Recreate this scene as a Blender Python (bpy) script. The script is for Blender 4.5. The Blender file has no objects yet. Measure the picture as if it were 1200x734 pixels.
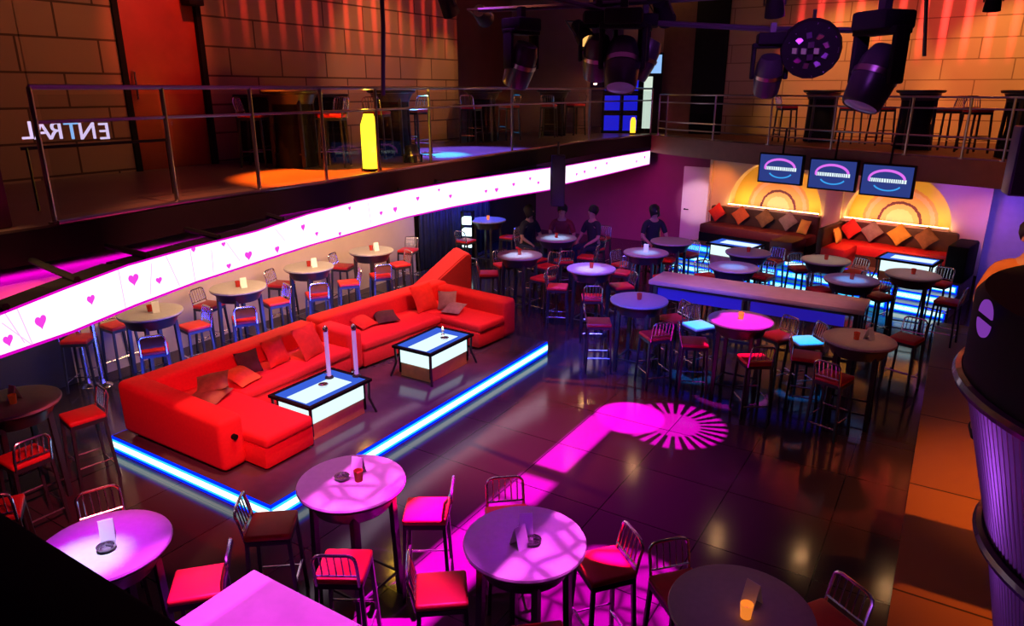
import bpy, bmesh, math, random
from mathutils import Vector, Matrix, Euler
random.seed(4)
C = bpy.context.scene
COL = C.collection
R = math.radians
PI = math.pi

# ------------------------------------------------------------------ view
FOC, CX, CY, CAMZ = 826., 600., 367., 4.0
PITCH = R(17.6)
YAW = math.atan(540 / (826 * (math.cos(PITCH) + 262 / 826 * math.sin(PITCH))))
HD = (-math.sin(YAW), math.cos(YAW)); RT = (math.cos(YAW), math.sin(YAW))
cam_d = bpy.data.cameras.new('camera'); cam = bpy.data.objects.new('camera', cam_d); COL.objects.link(cam)
cam.location = (0, 0, CAMZ); cam.rotation_euler = (PI / 2 - PITCH, 0, YAW)
cam_d.sensor_width = 36; cam_d.lens = 36 * FOC / 1200; cam_d.clip_start = .05
C.camera = cam
def ray(x, y):
    u = (x - CX) / FOC; v = (y - CY) / FOC
    f = math.cos(PITCH) - v * math.sin(PITCH); d = math.sin(PITCH) + v * math.cos(PITCH)
    return Vector((f * HD[0] + u * RT[0], f * HD[1] + u * RT[1], -d))
def at(x, y, z=0.):            # surveyed point of the room at height z
    r = ray(x, y); t = (z - CAMZ) / r.z
    return Vector((r.x * t, r.y * t, z))
def atd(x, y, d):              # point at distance d
    r = ray(x, y); r.normalize()
    return Vector((0, 0, CAMZ)) + r * d

# ------------------------------------------------------------------ materials
def newmat(name):
    m = bpy.data.materials.new(name); m.use_nodes = True
    nt = m.node_tree; return m, nt, nt.nodes['Principled BSDF']
def mat(name, col, rough=.5, metal=0., emit=None, es=0., noise=0., scale=8., coat=0., bump=0., spec=.5):
    m, nt, b = newmat(name)
    b.inputs['Base Color'].default_value = (*col, 1)
    b.inputs['Roughness'].default_value = rough; b.inputs['Metallic'].default_value = metal
    b.inputs['Coat Weight'].default_value = coat; b.inputs['Specular IOR Level'].default_value = spec
    if emit: b.inputs['Emission Color'].default_value = (*emit, 1); b.inputs['Emission Strength'].default_value = es
    tc = nt.nodes.new('ShaderNodeTexCoord'); n = nt.nodes.new('ShaderNodeTexNoise')
    n.inputs['Scale'].default_value = scale; n.inputs['Detail'].default_value = 3
    nt.links.new(tc.outputs['Object'], n.inputs['Vector'])
    if noise:
        cr = nt.nodes.new('ShaderNodeMix'); cr.data_type = 'RGBA'
        cr.inputs[6].default_value = (*[c * (1 - noise) for c in col], 1); cr.inputs[7].default_value = (*[min(1, c * (1 + noise)) for c in col], 1)
        nt.links.new(n.outputs['Fac'], cr.inputs[0]); nt.links.new(cr.outputs[2], b.inputs['Base Color'])
    if bump:
        bp = nt.nodes.new('ShaderNodeBump'); bp.inputs['Strength'].default_value = bump; bp.inputs['Distance'].default_value = .01
        nt.links.new(n.outputs['Fac'], bp.inputs['Height']); nt.links.new(bp.outputs['Normal'], b.inputs['Normal'])
    return m
def brickmat(name, c1, c2, cm, bw, bh, mortar=.012, rough=.8, off=.5, axes='XZ', bump=.4, spec=.3, sq=1.):
    m, nt, b = newmat(name)
    g = nt.nodes.new('ShaderNodeNewGeometry'); s = nt.nodes.new('ShaderNodeSeparateXYZ'); c = nt.nodes.new('ShaderNodeCombineXYZ')
    nt.links.new(g.outputs['Position'], s.inputs[0])
    nt.links.new(s.outputs[axes[0]], c.inputs['X']); nt.links.new(s.outputs[axes[1]], c.inputs['Y'])
    t = nt.nodes.new('ShaderNodeTexBrick'); t.offset = off; t.squash = sq
    t.inputs['Color1'].default_value = (*c1, 1); t.inputs['Color2'].default_value = (*c2, 1); t.inputs['Mortar'].default_value = (*cm, 1)
    t.inputs['Scale'].default_value = 1; t.inputs['Brick Width'].default_value = bw; t.inputs['Row Height'].default_value = bh
    t.inputs['Mortar Size'].default_value = mortar
    nt.links.new(c.outputs[0], t.inputs['Vector']); nt.links.new(t.outputs['Color'], b.inputs['Base Color'])
    bp = nt.nodes.new('ShaderNodeBump'); bp.invert = True; bp.inputs['Strength'].default_value = bump; bp.inputs['Distance'].default_value = .01
    nt.links.new(t.outputs['Fac'], bp.inputs['Height']); nt.links.new(bp.outputs['Normal'], b.inputs['Normal'])
    b.inputs['Roughness'].default_value = rough; b.inputs['Specular IOR Level'].default_value = spec
    return m
def emis(name, col, s):
    m = bpy.data.materials.new(name); m.use_nodes = True; nt = m.node_tree
    nt.nodes.remove(nt.nodes['Principled BSDF'])
    e = nt.nodes.new('ShaderNodeEmission'); e.inputs[0].default_value = (*col, 1); e.inputs[1].default_value = s
    nt.links.new(e.outputs[0], nt.nodes['Material Output'].inputs[0]); return m
def glassmat(name, tint, refl=.12, rough=.02):
    m = bpy.data.materials.new(name); m.use_nodes = True; nt = m.node_tree
    nt.nodes.remove(nt.nodes['Principled BSDF'])
    t = nt.nodes.new('ShaderNodeBsdfTransparent'); t.inputs[0].default_value = (*tint, 1)
    g = nt.nodes.new('ShaderNodeBsdfGlossy'); g.inputs['Roughness'].default_value = rough
    f = nt.nodes.new('ShaderNodeFresnel'); f.inputs[0].default_value = 1.45
    mx = nt.nodes.new('ShaderNodeMixShader')
    gm = nt.nodes.new('ShaderNodeNewGeometry'); iv = nt.nodes.new('ShaderNodeMath'); iv.operation = 'SUBTRACT'; iv.inputs[0].default_value = 1; nt.links.new(gm.outputs['Backfacing'], iv.inputs[1])
    ml = nt.nodes.new('ShaderNodeMath'); ml.operation = 'MULTIPLY'; nt.links.new(f.outputs[0], ml.inputs[0]); nt.links.new(iv.outputs[0], ml.inputs[1])
    nt.links.new(ml.outputs[0], mx.inputs[0]); nt.links.new(t.outputs[0], mx.inputs[1]); nt.links.new(g.outputs[0], mx.inputs[2])
    nt.links.new(mx.outputs[0], nt.nodes['Material Output'].inputs[0]); return m
M = dict(
    black=mat('black_paint', (.03, .027, .034), .32, bump=.05, scale=40),
    matt=mat('matt_black', (.008, .007, .009), .75, noise=.3, spec=.12),
    chrome=mat('chrome', (.85, .8, .85), .24, 1.),
    steel=mat('brushed_steel', (.4, .34, .34), .3, 1., noise=.1, scale=30),
    red=mat('red_vinyl', (.72, .02, .025), .45, noise=.15, scale=14),
    sofa=mat('red_sofa_fabric', (.8, .02, .03), .85, noise=.12, scale=30, bump=.15),
    top=mat('grey_laminate', (.42, .38, .38), .45, noise=.12, scale=25),
    rim=mat('dark_table_rim', (.03, .025, .03), .3),
    wood=mat('dark_wood', (.10, .035, .02), .4, noise=.5, scale=6),
    slat=mat('brown_wood_back', (.22, .06, .03), .4, noise=.3, scale=9),
    plinth=mat('oak_plinth', (.75, .48, .2), .45, noise=.25, scale=10),
    white=mat('white_paint', (.75, .72, .72), .5, noise=.04),
    card=mat('white_card', (.9, .88, .88), .6, noise=.03, emit=None),
    candle=mat('red_glass', (.5, .02, .02), .15, emit=(1, .08, .02), es=.05),
    amber=mat('amber_glass', (.8, .2, .03), .15, emit=(1, .25, .03), es=.8),
    flame=mat('candle_flame', (.9, .8, .6), .4, emit=(1, .8, .5), es=6),
    skin=mat('skin', (.55, .27, .2), .55, noise=.08),
    hair=mat('dark_hair', (.012, .008, .008), .6, noise=.3, scale=40),
    shirt=mat('dark_shirt', (.02, .018, .03), .8, noise=.3),
    redshirt=mat('red_shirt', (.25, .02, .03), .8, noise=.2),
    orangeshirt=mat('orange_shirt', (.6, .2, .06), .8, noise=.2),
    jeans=mat('dark_trousers', (.02, .022, .04), .85, noise=.2),
    pil_red=mat('red_cushion', (.72, .03, .02), .85, noise=.2, scale=20),
    pil_or=mat('orange_cushion', (.8, .16, .04), .85, noise=.2, scale=20),
    pil_br=mat('brown_cushion', (.3, .16, .07), .85, noise=.5, scale=12),
    pil_dk=mat('dark_cushion', (.07, .025, .035), .85, noise=.5, scale=12),
    pil_gr=mat('grey_cushion', (.3, .24, .24), .85, noise=.4, scale=12),
    pil_ye=mat('yellow_cushion', (.8, .5, .08), .85, noise=.2, scale=12),
    maroon=mat('maroon_leather', (.16, .02, .02), .5, noise=.25, scale=12),
    brownlea=mat('brown_leather', (.07, .03, .02), .5, noise=.3, scale=12),
    led=emis('led_cyan_white', (.75, 1, 1), 2.2),
    ledc=emis('led_cyan_fringe', (.03, .55, 1), 1.4),
    ledb=emis('led_blue_fringe', (.0, .02, 1), 1.6),
    glow=emis('frosted_glow', (.72, .95, 1), 1.15),
    glowtop=emis('frosted_blue_top', (.06, .16, .95), .75),
    glass=glassmat('clear_glass', (.93, .95, .96)),
    acry=mat('purple_lit_acrylic', (.55, .4, .7), .1, emit=(.5, .25, .9), es=.45),
    bluefab=mat('dark_blue_curtain', (.02, .025, .12), .8, noise=.3),
)

# ------------------------------------------------------------------ mesh builder
class MB:
    def __init__(s): s.bm = bmesh.new()
    def _xf(s, vs, loc, rot):
        if rot: bmesh.ops.rotate(s.bm, verts=vs, cent=(0, 0, 0), matrix=Euler(rot).to_matrix())
        bmesh.ops.translate(s.bm, verts=vs, vec=loc); return vs
    def box(s, loc, size, rot=None, bev=0., seg=2):
        vs = bmesh.ops.create_cube(s.bm, size=1)['verts']
        bmesh.ops.scale(s.bm, verts=vs, vec=size)
        if bev:
            es = list({e for v in vs for e in v.link_edges})
            r = bmesh.ops.bevel(s.bm, geom=es, offset=bev, segments=seg, affect='EDGES', profile=.5)
            vs = list({v for f in r['faces'] for v in f.verts} | {v for v in vs if v.is_valid})
        return s._xf(vs, loc, rot)
    def bb(s, x0, x1, y0, y1, z0, z1, bev=0., seg=2):
        return s.box(((x0 + x1) / 2, (y0 + y1) / 2, (z0 + z1) / 2), (abs(x1 - x0), abs(y1 - y0), abs(z1 - z0)), None, bev, seg)
    def cyl(s, p0, p1, r0, r1=None, n=10, caps=True):
        p0 = Vector(p0); p1 = Vector(p1); d = p1 - p0; r1 = r0 if r1 is None else r1
        q = d.to_track_quat('Z', 'Y'); rings = []
        for p, r in ((p0, r0), (p1, r1)):
            rings.append([s.bm.verts.new(p + q @ Vector((math.cos(a) * r, math.sin(a) * r, 0))) for a in [2 * PI * k / n for k in range(n)]])
        for k in range(n): s.bm.faces.new((rings[0][k], rings[0][(k + 1) % n], rings[1][(k + 1) % n], rings[1][k]))
        if caps: s.bm.faces.new(rings[0][::-1]); s.bm.faces.new(rings[1])
        return rings[0] + rings[1]
    def tube(s, pts, r, n=7, closed=False):
        pts = [Vector(p) for p in pts]; N = len(pts); rings = []; up = None
        for i in range(N):
            a = pts[(i - 1) % N] if (closed or i > 0) else pts[i]; b = pts[(i + 1) % N] if (closed or i < N - 1) else pts[i]
            t = (b - a).normalized()
            if up is None: up = t.orthogonal().normalized()
            up = (up - t * up.dot(t)).normalized(); w = t.cross(up)
            rings.append([s.bm.verts.new(pts[i] + (up * math.cos(q) + w * math.sin(q)) * r) for q in [2 * PI * k / n for k in range(n)]])
        for i in range(N if closed else N - 1):
            A, B = rings[i], rings[(i + 1) % N]
            for k in range(n): s.bm.faces.new((A[k], A[(k + 1) % n], B[(k + 1) % n], B[k]))
        if not closed: s.bm.faces.new(rings[0][::-1]); s.bm.faces.new(rings[-1])
    def lathe(s, prof, n=32, c=(0, 0, 0), rot=None):
        rings = []; new = []
        for r, z in prof:
            if r < 1e-5: v = s.bm.verts.new((0, 0, z)); rings.append([v]); new.append(v)
            else:
                rg = [s.bm.verts.new((math.cos(2 * PI * k / n) * r, math.sin(2 * PI * k / n) * r, z)) for k in range(n)]
                rings.append(rg); new += rg
        for A, B in zip(rings, rings[1:]):
            for k in range(n):
                a = [A[k], A[(k + 1) % n]] if len(A) > 1 else [A[0]]; b = [B[(k + 1) % n], B[k]] if len(B) > 1 else [B[0]]
                if len(a) + len(b) >= 3: s.bm.faces.new(a + b)
        s._xf(new, c, rot); return new
    def prism(s, poly, z0, z1):
        lo = [s.bm.verts.new((x, y, z0)) for x, y in poly]; hi = [s.bm.verts.new((x, y, z1)) for x, y in poly]; n = len(poly)
        for k in range(n): s.bm.faces.new((lo[k], lo[(k + 1) % n], hi[(k + 1) % n], hi[k]))
        s.bm.faces.new(lo[::-1]); s.bm.faces.new(hi); return lo + hi
    def quad(s, *ps): s.bm.faces.new([s.bm.verts.new(p) for p in ps])
    def mesh(s, name, m, smooth=True):
        bmesh.ops.recalc_face_normals(s.bm, faces=s.bm.faces[:])
        me = bpy.data.meshes.new(name); s.bm.to_mesh(me); s.bm.free(); me.materials.append(m)
        if smooth:
            for p in me.polygons: p.use_smooth = True
            me.set_sharp_from_angle(angle=R(35))
        return me
    def build(s, name, m, parent=None, loc=None, rot=None, smooth=True):
        o = bpy.data.objects.new(name, s.mesh(name, m, smooth)); COL.objects.link(o)
        if parent: o.parent = parent
        if loc is not None: o.location = loc
        if rot is not None: o.rotation_euler = rot
        return o
def tag(o, label, cat, group=None, kind=None):
    o['label'] = label; o['category'] = cat
    if group: o['group'] = group
    if kind: o['kind'] = kind
    return o
def empty(name, loc=(0, 0, 0), rz=0., label=None, cat=None, group=None):
    o = bpy.data.objects.new(name, None); COL.objects.link(o); o.location = loc; o.rotation_euler = (0, 0, rz); o.empty_display_size = .1
    if label: tag(o, label, cat, group)
    return o
def struct(o): o['kind'] = 'structure'; return o
KIDS = {}
def kids(o): return [c for c in bpy.data.objects if c.parent == o]
def dup(o, parent=None):
    c = o.copy(); COL.objects.link(c)
    if parent: c.parent = parent
    if o.name not in KIDS: KIDS[o.name] = kids(o)
    for ch in KIDS[o.name]: dup(ch, c)
    return c
class Proto:
    def __init__(s, o): s.o = o; s.used = False
    def place(s, loc, rz, label, cat, group=None, sc=None):
        o = s.o if not s.used else dup(s.o)
        if not s.used: dup_cache(s.o)
        s.used = True
        o.location = loc; o.rotation_euler = (0, 0, rz)
        if sc: o.scale = (sc, sc, sc)
        return tag(o, label, cat, group)
def dup_cache(o):
    KIDS[o.name] = kids(o)
    for c in KIDS[o.name]: dup_cache(c)

# ------------------------------------------------------------------ the setting
MZ = 2.9      # balcony floor level
def floormat():
    m, nt, b = newmat('dark_gloss_tile')
    g = nt.nodes.new('ShaderNodeNewGeometry'); mp = nt.nodes.new('ShaderNodeMapping')
    mp.inputs['Location'].default_value = (.5, .34, 0)
    nt.links.new(g.outputs['Position'], mp.inputs[0])
    t = nt.nodes.new('ShaderNodeTexBrick'); t.offset = 0
    t.inputs['Color1'].default_value = (.055, .035, .045, 1); t.inputs['Color2'].default_value = (.045, .03, .04, 1); t.inputs['Mortar'].default_value = (.01, .008, .01, 1)
    t.inputs['Scale'].default_value = 1; t.inputs['Brick Width'].default_value = 1.; t.inputs['Row Height'].default_value = 1.; t.inputs['Mortar Size'].default_value = .006
    nt.links.new(mp.outputs[0], t.inputs['Vector']); nt.links.new(t.outputs['Color'], b.inputs['Base Color'])
    n = nt.nodes.new('ShaderNodeTexNoise'); n.inputs['Scale'].default_value = 3; nt.links.new(g.outputs['Position'], n.inputs['Vector'])
    r = nt.nodes.new('ShaderNodeMapRange'); r.inputs['To Min'].default_value = .08; r.inputs['To Max'].default_value = .15
    nt.links.new(n.outputs['Fac'], r.inputs[0]); nt.links.new(r.outputs[0], b.inputs['Roughness'])
    b.inputs['Specular IOR Level'].default_value = .38
    return m
mb = MB(); mb.bb(-11, 5, -3, 20.5, -.2, 0); struct(mb.build('floor', floormat()))
mb = MB(); mb.bb(.1, 5, -3, 14.2, 0, .03)
struct(mb.build('floor_walkway', brickmat('wood_floor_panels', (.42, .17, .06), (.38, .15, .055), (.05, .02, .01), 30., 1.95, .012, .6, 0., 'XY', .2)))
mb = MB(); mb.bb(-11, 5, -3, 20.5, 7.2, 7.4); struct(mb.build('ceiling', M['matt']))
tanwall = mat('tan_plaster', (.55, .4, .3), .85, noise=.1, scale=3)
purplewall = mat('aubergine_plaster', (.22, .05, .13), .85, noise=.1, scale=3)
brick = brickmat('sandstone_blocks_side', (.42, .25, .15), (.36, .21, .13), (.10, .055, .035), 1.0, .42, .014, .85, .5, 'YZ')
brickf = brickmat('sandstone_blocks_far', (.46, .3, .16), (.42, .27, .15), (.22, .13, .07), 1.3, .42, .012, .85, .5, 'XZ')
darkwall = mat('dark_wall_paint', (.03, .022, .03), .8, noise=.2)
mb = MB(); mb.bb(-10.4, -10.2, 4.62, 12.2, 0, 2.6); struct(mb.build('wall_left', tanwall))
mb = MB(); mb.bb(-10.4, -10.2, -3, 4.62, 0, 2.6); struct(mb.build('wall_left_dark', darkwall))
mb = MB(); mb.bb(-10.7, -10.5, 12.2, 18.4, 0, 2.6); struct(mb.build('wall_left_far', darkwall))
mb = MB(); mb.bb(-10.7, -5.0, 18.2, 18.4, 0, 2.4); struct(mb.build('wall_back_purple', purplewall))
mb = MB(); mb.bb(4.8, 5, -3, 20.5, 0, 7.2); struct(mb.build('wall_right', darkwall))
mb = MB(); mb.bb(-11, 5, -3.2, -3, 0, 7.2); struct(mb.build('wall_front', darkwall))
# the white door in the back wall
d = empty('door_1', (-5.58, 18.2, 0)); struct(d)
mb = MB(); mb.bb(-.46, .42, -.06, 0, 0.02, 2.1, .01); struct(mb.build('door_leaf', M['white'], d))
mb = MB(); mb.cyl((-.36, -.06, 1.0), (-.36, -.11, 1.0), .02); mb.cyl((-.36, -.11, 1.0), (-.25, -.11, 1.0), .014); mb.build('handle', M['matt'], d)

# upper walls: balcony on the long side
mb = MB(); mb.bb(-10., -9.8, 4.55, 5.75, MZ, 7.2); mb.bb(-10., -9.8, 7.06, 13.45, MZ, 7.2); mb.bb(-10., -9.8, 2.0, 4.56, MZ, 7.2); mb.bb(-10., -9.8, 5.74, 7.07, 6.0, 7.2)
struct(mb.build('wall_left_upper', brick))
mb = MB(); mb.bb(-11, -10.6, 1.5, 20.5, MZ, 7.2); struct(mb.build('wall_left_recess', mat('maroon_plaster', (.2, .05, .07), .85, noise=.15, scale=3)))
d = empty('door_2', (-9.86, 6.4, MZ)); struct(d)
mb = MB(); mb.bb(-.06, .02, -.6, .6, 0, 3.1, .01); mb.build('door_leaf', mat('red_door', (.3, .035, .025), .5, noise=.35, scale=2.5), d)
mb = MB(); mb.bb(-.08, .1, -.66, -.58, 0, 3.1); mb.bb(-.08, .1, .58, .66, 0, 3.1); mb.build('door_frame', M['matt'], d)
mb = MB(); mb.tube([(.02, -.48, .95), (.08, -.48, .97), (.08, -.48, 1.33), (.02, -.48, 1.35)], .015); mb.build('handle', M['chrome'], d)
# balcony slabs
EDGE = [at(*p, MZ) for p in ((65, 262), (208, 238), (383, 213), (505, 192), (600, 178), (690, 165), (763, 157))]
FAR = [at(*p, MZ) for p in ((780, 160), (900, 170), (1060, 182), (1175, 190))]
CORNER = Vector((-6.75, 17.55, MZ))
slabm = mat('balcony_fascia', (.011, .005, .009), .7, noise=.25, spec=.15)
mb = MB(); mb.prism([(-10.6, 1.5), (EDGE[0].x, 1.5)] + [(p.x + .06, p.y) for p in EDGE[:6]] + [(CORNER.x, CORNER.y), (CORNER.x, 20.5), (-10.6, 20.5)], 2.6, MZ - .02)
struct(mb.build('floor_balcony', slabm))
mb = MB(); mb.prism([(-10.6, 1.5), (EDGE[0].x - .02, 1.5)] + [(p.x + .04, p.y) for p in EDGE[:6]] + [(CORNER.x - .02, CORNER.y), (CORNER.x - .02, 20.5), (-10.6, 20.5)], MZ - .02, MZ)
struct(mb.build('floor_balcony_boards', mat('dark_gloss_boards', (.2, .12, .09), .3, noise=.25, scale=4)))
fe = FAR[-1] + (FAR[-1] - FAR[-2]) * 3
mb = MB(); mb.prism([(CORNER.x, CORNER.y)] + [(p.x, p.y - .06) for p in FAR] + [(fe.x, fe.y), (4.8, 20.5), (CORNER.x, 20.5)], 2.48, MZ)
struct(mb.build('floor_balcony_far', mat('balcony_wood_fascia', (.16, .055, .03), .55, noise=.25, scale=5)))
mb = MB(); mb.bb(-5.3, 4.8, 18.6, 18.8, MZ, 7.2); struct(mb.build('wall_back_upper', brickf, rot=None))
mb = MB(); mb.bb(-10.6, -8.35, 17.0, 17.2, MZ, 7.2); mb.bb(-8.45, -6.2, 19.4, 19.6, MZ, 7.2); struct(mb.build('wall_back_recess', mat('rose_plaster', (.42, .22, .2), .85, noise=.1, scale=3)))
# dark doorway and pier between the two upper walls
mb = MB(); mb.bb(-6.95, -6.1, 18.55, 19.0, MZ, 7.2); struct(mb.build('wall_pier', mat('brown_pier', (.14, .06, .035), .8, noise=.2)))
mb = MB(); mb.bb(-6.12, -5.3, 18.5, 18.7, MZ, 7.2, .02); d = struct(mb.build('door_3', M['matt']))
# wall pieces behind the balcony in the recess corner
mb = MB(); mb.bb(-10.6, -9.8, 13.3, 13.45, MZ, 7.2); struct(mb.build('wall_return', mat('maroon_return', (.25, .08, .07), .85, noise=.15)))
# pillar at the near end of the balcony
mb = MB(); mb.bb(-7.6, -6.62, 1.55, 2.75, MZ, 7.2, .02); struct(mb.build('pillar', mat('plum_pillar', (.16, .035, .07), .8, noise=.2, scale=4)))
# the camera side: a low black parapet
mb = MB(); mb.bb(-4.5, 3.2, .2, .31, 2.3, 3.5, .005); struct(mb.build('wall_parapet', mat('parapet_black', (.006, .006, .006), .9, noise=.2)))
mb = MB(); mb.bb(-4.5, 3.2, -2.9, .2, 2.2, 2.3); struct(mb.build('floor_viewing_balcony', M['matt']))

# ------------------------------------------------------------------ alcove at the far end (slightly turned)
AO = Vector((-4.6, 17.27, 0)); AR = R(-11.2)
AE = Vector((math.cos(AR), math.sin(AR), 0)); AN = Vector((math.sin(AR), -math.cos(AR), 0))
def A(u, v, z): return AO + AE * u + AN * v + Vector((0, 0, z))
def Ainv(p): d = Vector(p) - AO; return d.dot(AE), d.dot(AN)
LEDZ = 1.34
ARCH = [(1.12, 1.1), (3.74, 1.02)]
wallm = mat('cream_plaster', (.78, .6, .48), .85, noise=.06, scale=4)
def arch_front():
    mb = MB(); ztop = 2.5; us = [-.5]; 
    for c, r in ARCH: us += [c - r * math.cos(PI * k / 24) for k in range(25)]
    us.append(5.35)
    def h(u):
        for c, r in ARCH:
            if c - r - 1e-6 <= u <= c + r + 1e-6: return LEDZ + math.sqrt(max(0, r * r - (u - c) ** 2))
        return None
    for a, b in zip(us, us[1:]):
        m = h((a + b) / 2)
        if m is None: mb.quad((a, 0, .5), (b, 0, .5), (b, 0, ztop), (a, 0, ztop)); continue
        ha, hb = h(a), h(b)
        if ztop - max(ha, hb) > 0: mb.quad((a, 0, ha), (b, 0, hb), (b, 0, ztop), (a, 0, ztop))
        mb.quad((a, 0, .5), (b, 0, .5), (b, 0, LEDZ), (a, 0, LEDZ))
        mb.quad((a, 0, ha), (b, 0, hb), (b, .28, hb), (a, .28, ha))
    return mb
o = struct(arch_front().build('wall_alcove', wallm, loc=AO, rot=(0, 0, AR)))
def niche_mat():
    m, nt, b = newmat('niche_mural')
    tc = nt.nodes.new('ShaderNodeTexCoord'); ln = nt.nodes.new('ShaderNodeVectorMath'); ln.operation = 'LENGTH'
    nt.links.new(tc.outputs['Object'], ln.inputs[0])
    cr = nt.nodes.new('ShaderNodeValToRGB'); e = cr.color_ramp; e.interpolation = 'CONSTANT'
    stops = [(0, (.85, .62, .62)), (.30, (.85, .45, .35)), (.40, (.12, .02, .1)), (.46, (.85, .4, .25)), (.62, (.85, .45, .5)), (.7, (.85, .35, .2)), (.76, (.9, .6, .12))]
    e.elements[0].position, e.elements[0].color = 0, (*stops[0][1], 1)
    e.elements[1].position, e.elements[1].color = stops[1][0], (*stops[1][1], 1)
    for p, c in stops[2:]: q = e.elements.new(p); q.color = (*c, 1)
    n = nt.nodes.new('ShaderNodeTexNoise'); n.inputs['Scale'].default_value = 14
    ad = nt.nodes.new('ShaderNodeMath'); ad.operation = 'MULTIPLY_ADD'; ad.inputs[1].default_value = .06
    nt.links.new(tc.outputs['Object'], n.inputs['Vector']); nt.links.new(n.outputs['Fac'], ad.inputs[0]); nt.links.new(ln.outputs['Value'], ad.inputs[2])
    nt.links.new(ad.outputs[0], cr.inputs[0]); nt.links.new(cr.outputs[0], b.inputs['Base Color']); b.inputs['Roughness'].default_value = .7
    return m
nm = niche_mat()
for i, (c, r) in enumerate(ARCH):
    mb = MB(); mb.bb(-r, r, 0, .02, -.02, r + .02)
    o = mb.build('arch_mural', nm, loc=A(c, -.28, LEDZ), rot=(0, 0, AR))
    tag(o, ('painted half-round mural in the arched niche behind the maroon banquette', 'painted half-round mural in the arched niche behind the bright red banquette')[i], 'mural', 'arched niche murals')
    mb = MB(); mb.bb(-r, r, -.12, .27, -.05, 0); mb.bb(-r, r, -.12, -.1, 0, .03)
    o = empty('niche_ledge', A(c, 0, LEDZ), AR, ('glowing ledge under the niche mural over the maroon banquette', 'glowing ledge under the niche mural over the red banquette')[i], 'ledge', 'lit niche ledges')
    mb.build('shelf', wallm, o)
    mb = MB(); mb.bb(-r + .03, r - .03, -.09, -.03, 0, .035); mb.build('light_strip', emis('warm_strip', (1, .62, .16), 24.), o)
mb = MB(); mb.bb(2.3, 2.66, -.06, .0, .5, 2.45, .01); struct(mb.build('wall_alcove_pier', wallm, loc=AO, rot=(0, 0, AR)))
mb = MB(); mb.bb(-.52, -.45, -.05, 1.3, 0.0, 2.45); struct(mb.build('wall_alcove_left', wallm, loc=AO, rot=(0, 0, AR)))
mb = MB(); mb.bb(5.3, 9.8, .35, .45, 0, 2.45); struct(mb.build('wall_alcove_right', mat('lilac_plaster', (.4, .33, .55), .85, noise=.12), loc=AO, rot=(0, 0, AR)))
# platform and lit steps: v of the front edge
PV = Ainv(at(1135, 337, .51))[1]
platm = mat('platform_floor', (.16, .10, .09), .3, noise=.3, scale=5)
mb = MB(); mb.bb(-.45, 5.3, -PV, 0, 0, .51); struct(mb.build('floor_platform', platm, loc=AO, rot=(0, 0, AR)))
TR = .33
for k, (z1, nm_) in enumerate(((.34, 'middle'), (.17, 'lowest'))):
    v1 = PV + TR * (k + 1)
    mb = MB(); mb.bb(-.45, 5.3, -v1, -PV, 0, z1); struct(mb.build('floor_step', platm, loc=AO, rot=(0, 0, AR)))
for k in range(3):
    v = PV + TR * k + .012; z0 = .51 - .17 * k
    o = empty('lit_step_riser', A(0, v, z0), AR, ('glowing cyan riser of the top step of the far platform', 'glowing cyan riser of the middle step of the far platform', 'glowing cyan riser of the lowest step of the far platform')[k], 'step light', 'lit step risers')
    for a, b in ((-.4, .62), (.66, 1.95), (1.99, 3.2), (3.24, 4.25), (4.29, 5.25)):
        mb = MB(); mb.bb(a + .02, b - .02, -.012, .012, -.125, -.05); mb.build('light_panel', M['led'], o)
        mb = MB(); mb.bb(a, b, -.012, .0115, -.145, -.03); mb.build('cyan_fringe', M['ledc'], o)
    mb = MB(); mb.bb(-.42, 5.27, -.011, .012, -.167, -.005); mb.build('blue_fringe', M['ledb'], o)  # cyan and blue sheets put in the glow fringe around the panels

# banquettes
def banquette(u0, u1, ur0, ur1, seatm, backm, basem, label):
    o = empty('banquette', A(u0, 0, .51), AR, label, 'sofa', 'banquettes in the alcove')
    w = u1 - u0
    mb = MB(); mb.bb(0, w, -.68, -.14, .2, .42, .05); mb.build('seat', seatm, o)
    mb = MB(); mb.bb(0, w, -.66, -.03, 0, .22); mb.build('base', basem, o)
    mb = MB(); mb.bb(0, w, -.17, -.02, .2, .8, .05); mb.build('backrest', backm, o)
    a, b = ur0 - u0, ur1 - u0
    mb = MB(); mb.bb(a, b, -1.42, -.6, .2, .425, .05); mb.bb(a + .02, b - .02, -1.4, -.66, 0, .22); mb.build('chaise', seatm, o)
    return o
bq = banquette(-.35, 2.25, 1.72, 2.22, M['maroon'], M['brownlea'], M['matt'], 'dark maroon L-shaped banquette under the far mural')
bq = banquette(2.8, 4.95, 2.8, 3.28, M['red'], M['brownlea'], M['brownlea'], 'bright red L-shaped banquette under the mural beside the steps')
mb = MB(); mb.bb(2.15, 2.5, -.95, -.02, 0, .7, .04); mb.build('end_block', M['matt'], bq)
mb = MB(); mb.bb(-.14, -.01, -1.3, -.02, 0, .78, .04); mb.build('side_backrest', M['brownlea'], bq)
def cushion_mesh(name, m, s=.36, t=.13):
    mb = MB(); n = 8
    for sg in (1, -1):
        g = [[mb.bm.verts.new(((i / n - .5) * s * (1 - .08 * math.cos((j / n - .5) * PI)), (j / n - .5) * s * (1 - .08 * math.cos((i / n - .5) * PI)), sg * t / 2 * (max(0, math.sin(PI * i / n) * math.sin(PI * j / n)) ** .45))) for j in range(n + 1)] for i in range(n + 1)]
        for i in range(n):
            for j in range(n): mb.bm.faces.new((g[i][j], g[i + 1][j], g[i + 1][j + 1], g[i][j + 1]))
    bmesh.ops.remove_doubles(mb.bm, verts=mb.bm.verts[:], dist=.0005)
    return mb.mesh(name, m)
CM = {k: cushion_mesh('cushion', M[k]) for k in ('pil_red', 'pil_or', 'pil_br', 'pil_dk', 'pil_gr', 'pil_ye')}
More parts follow.
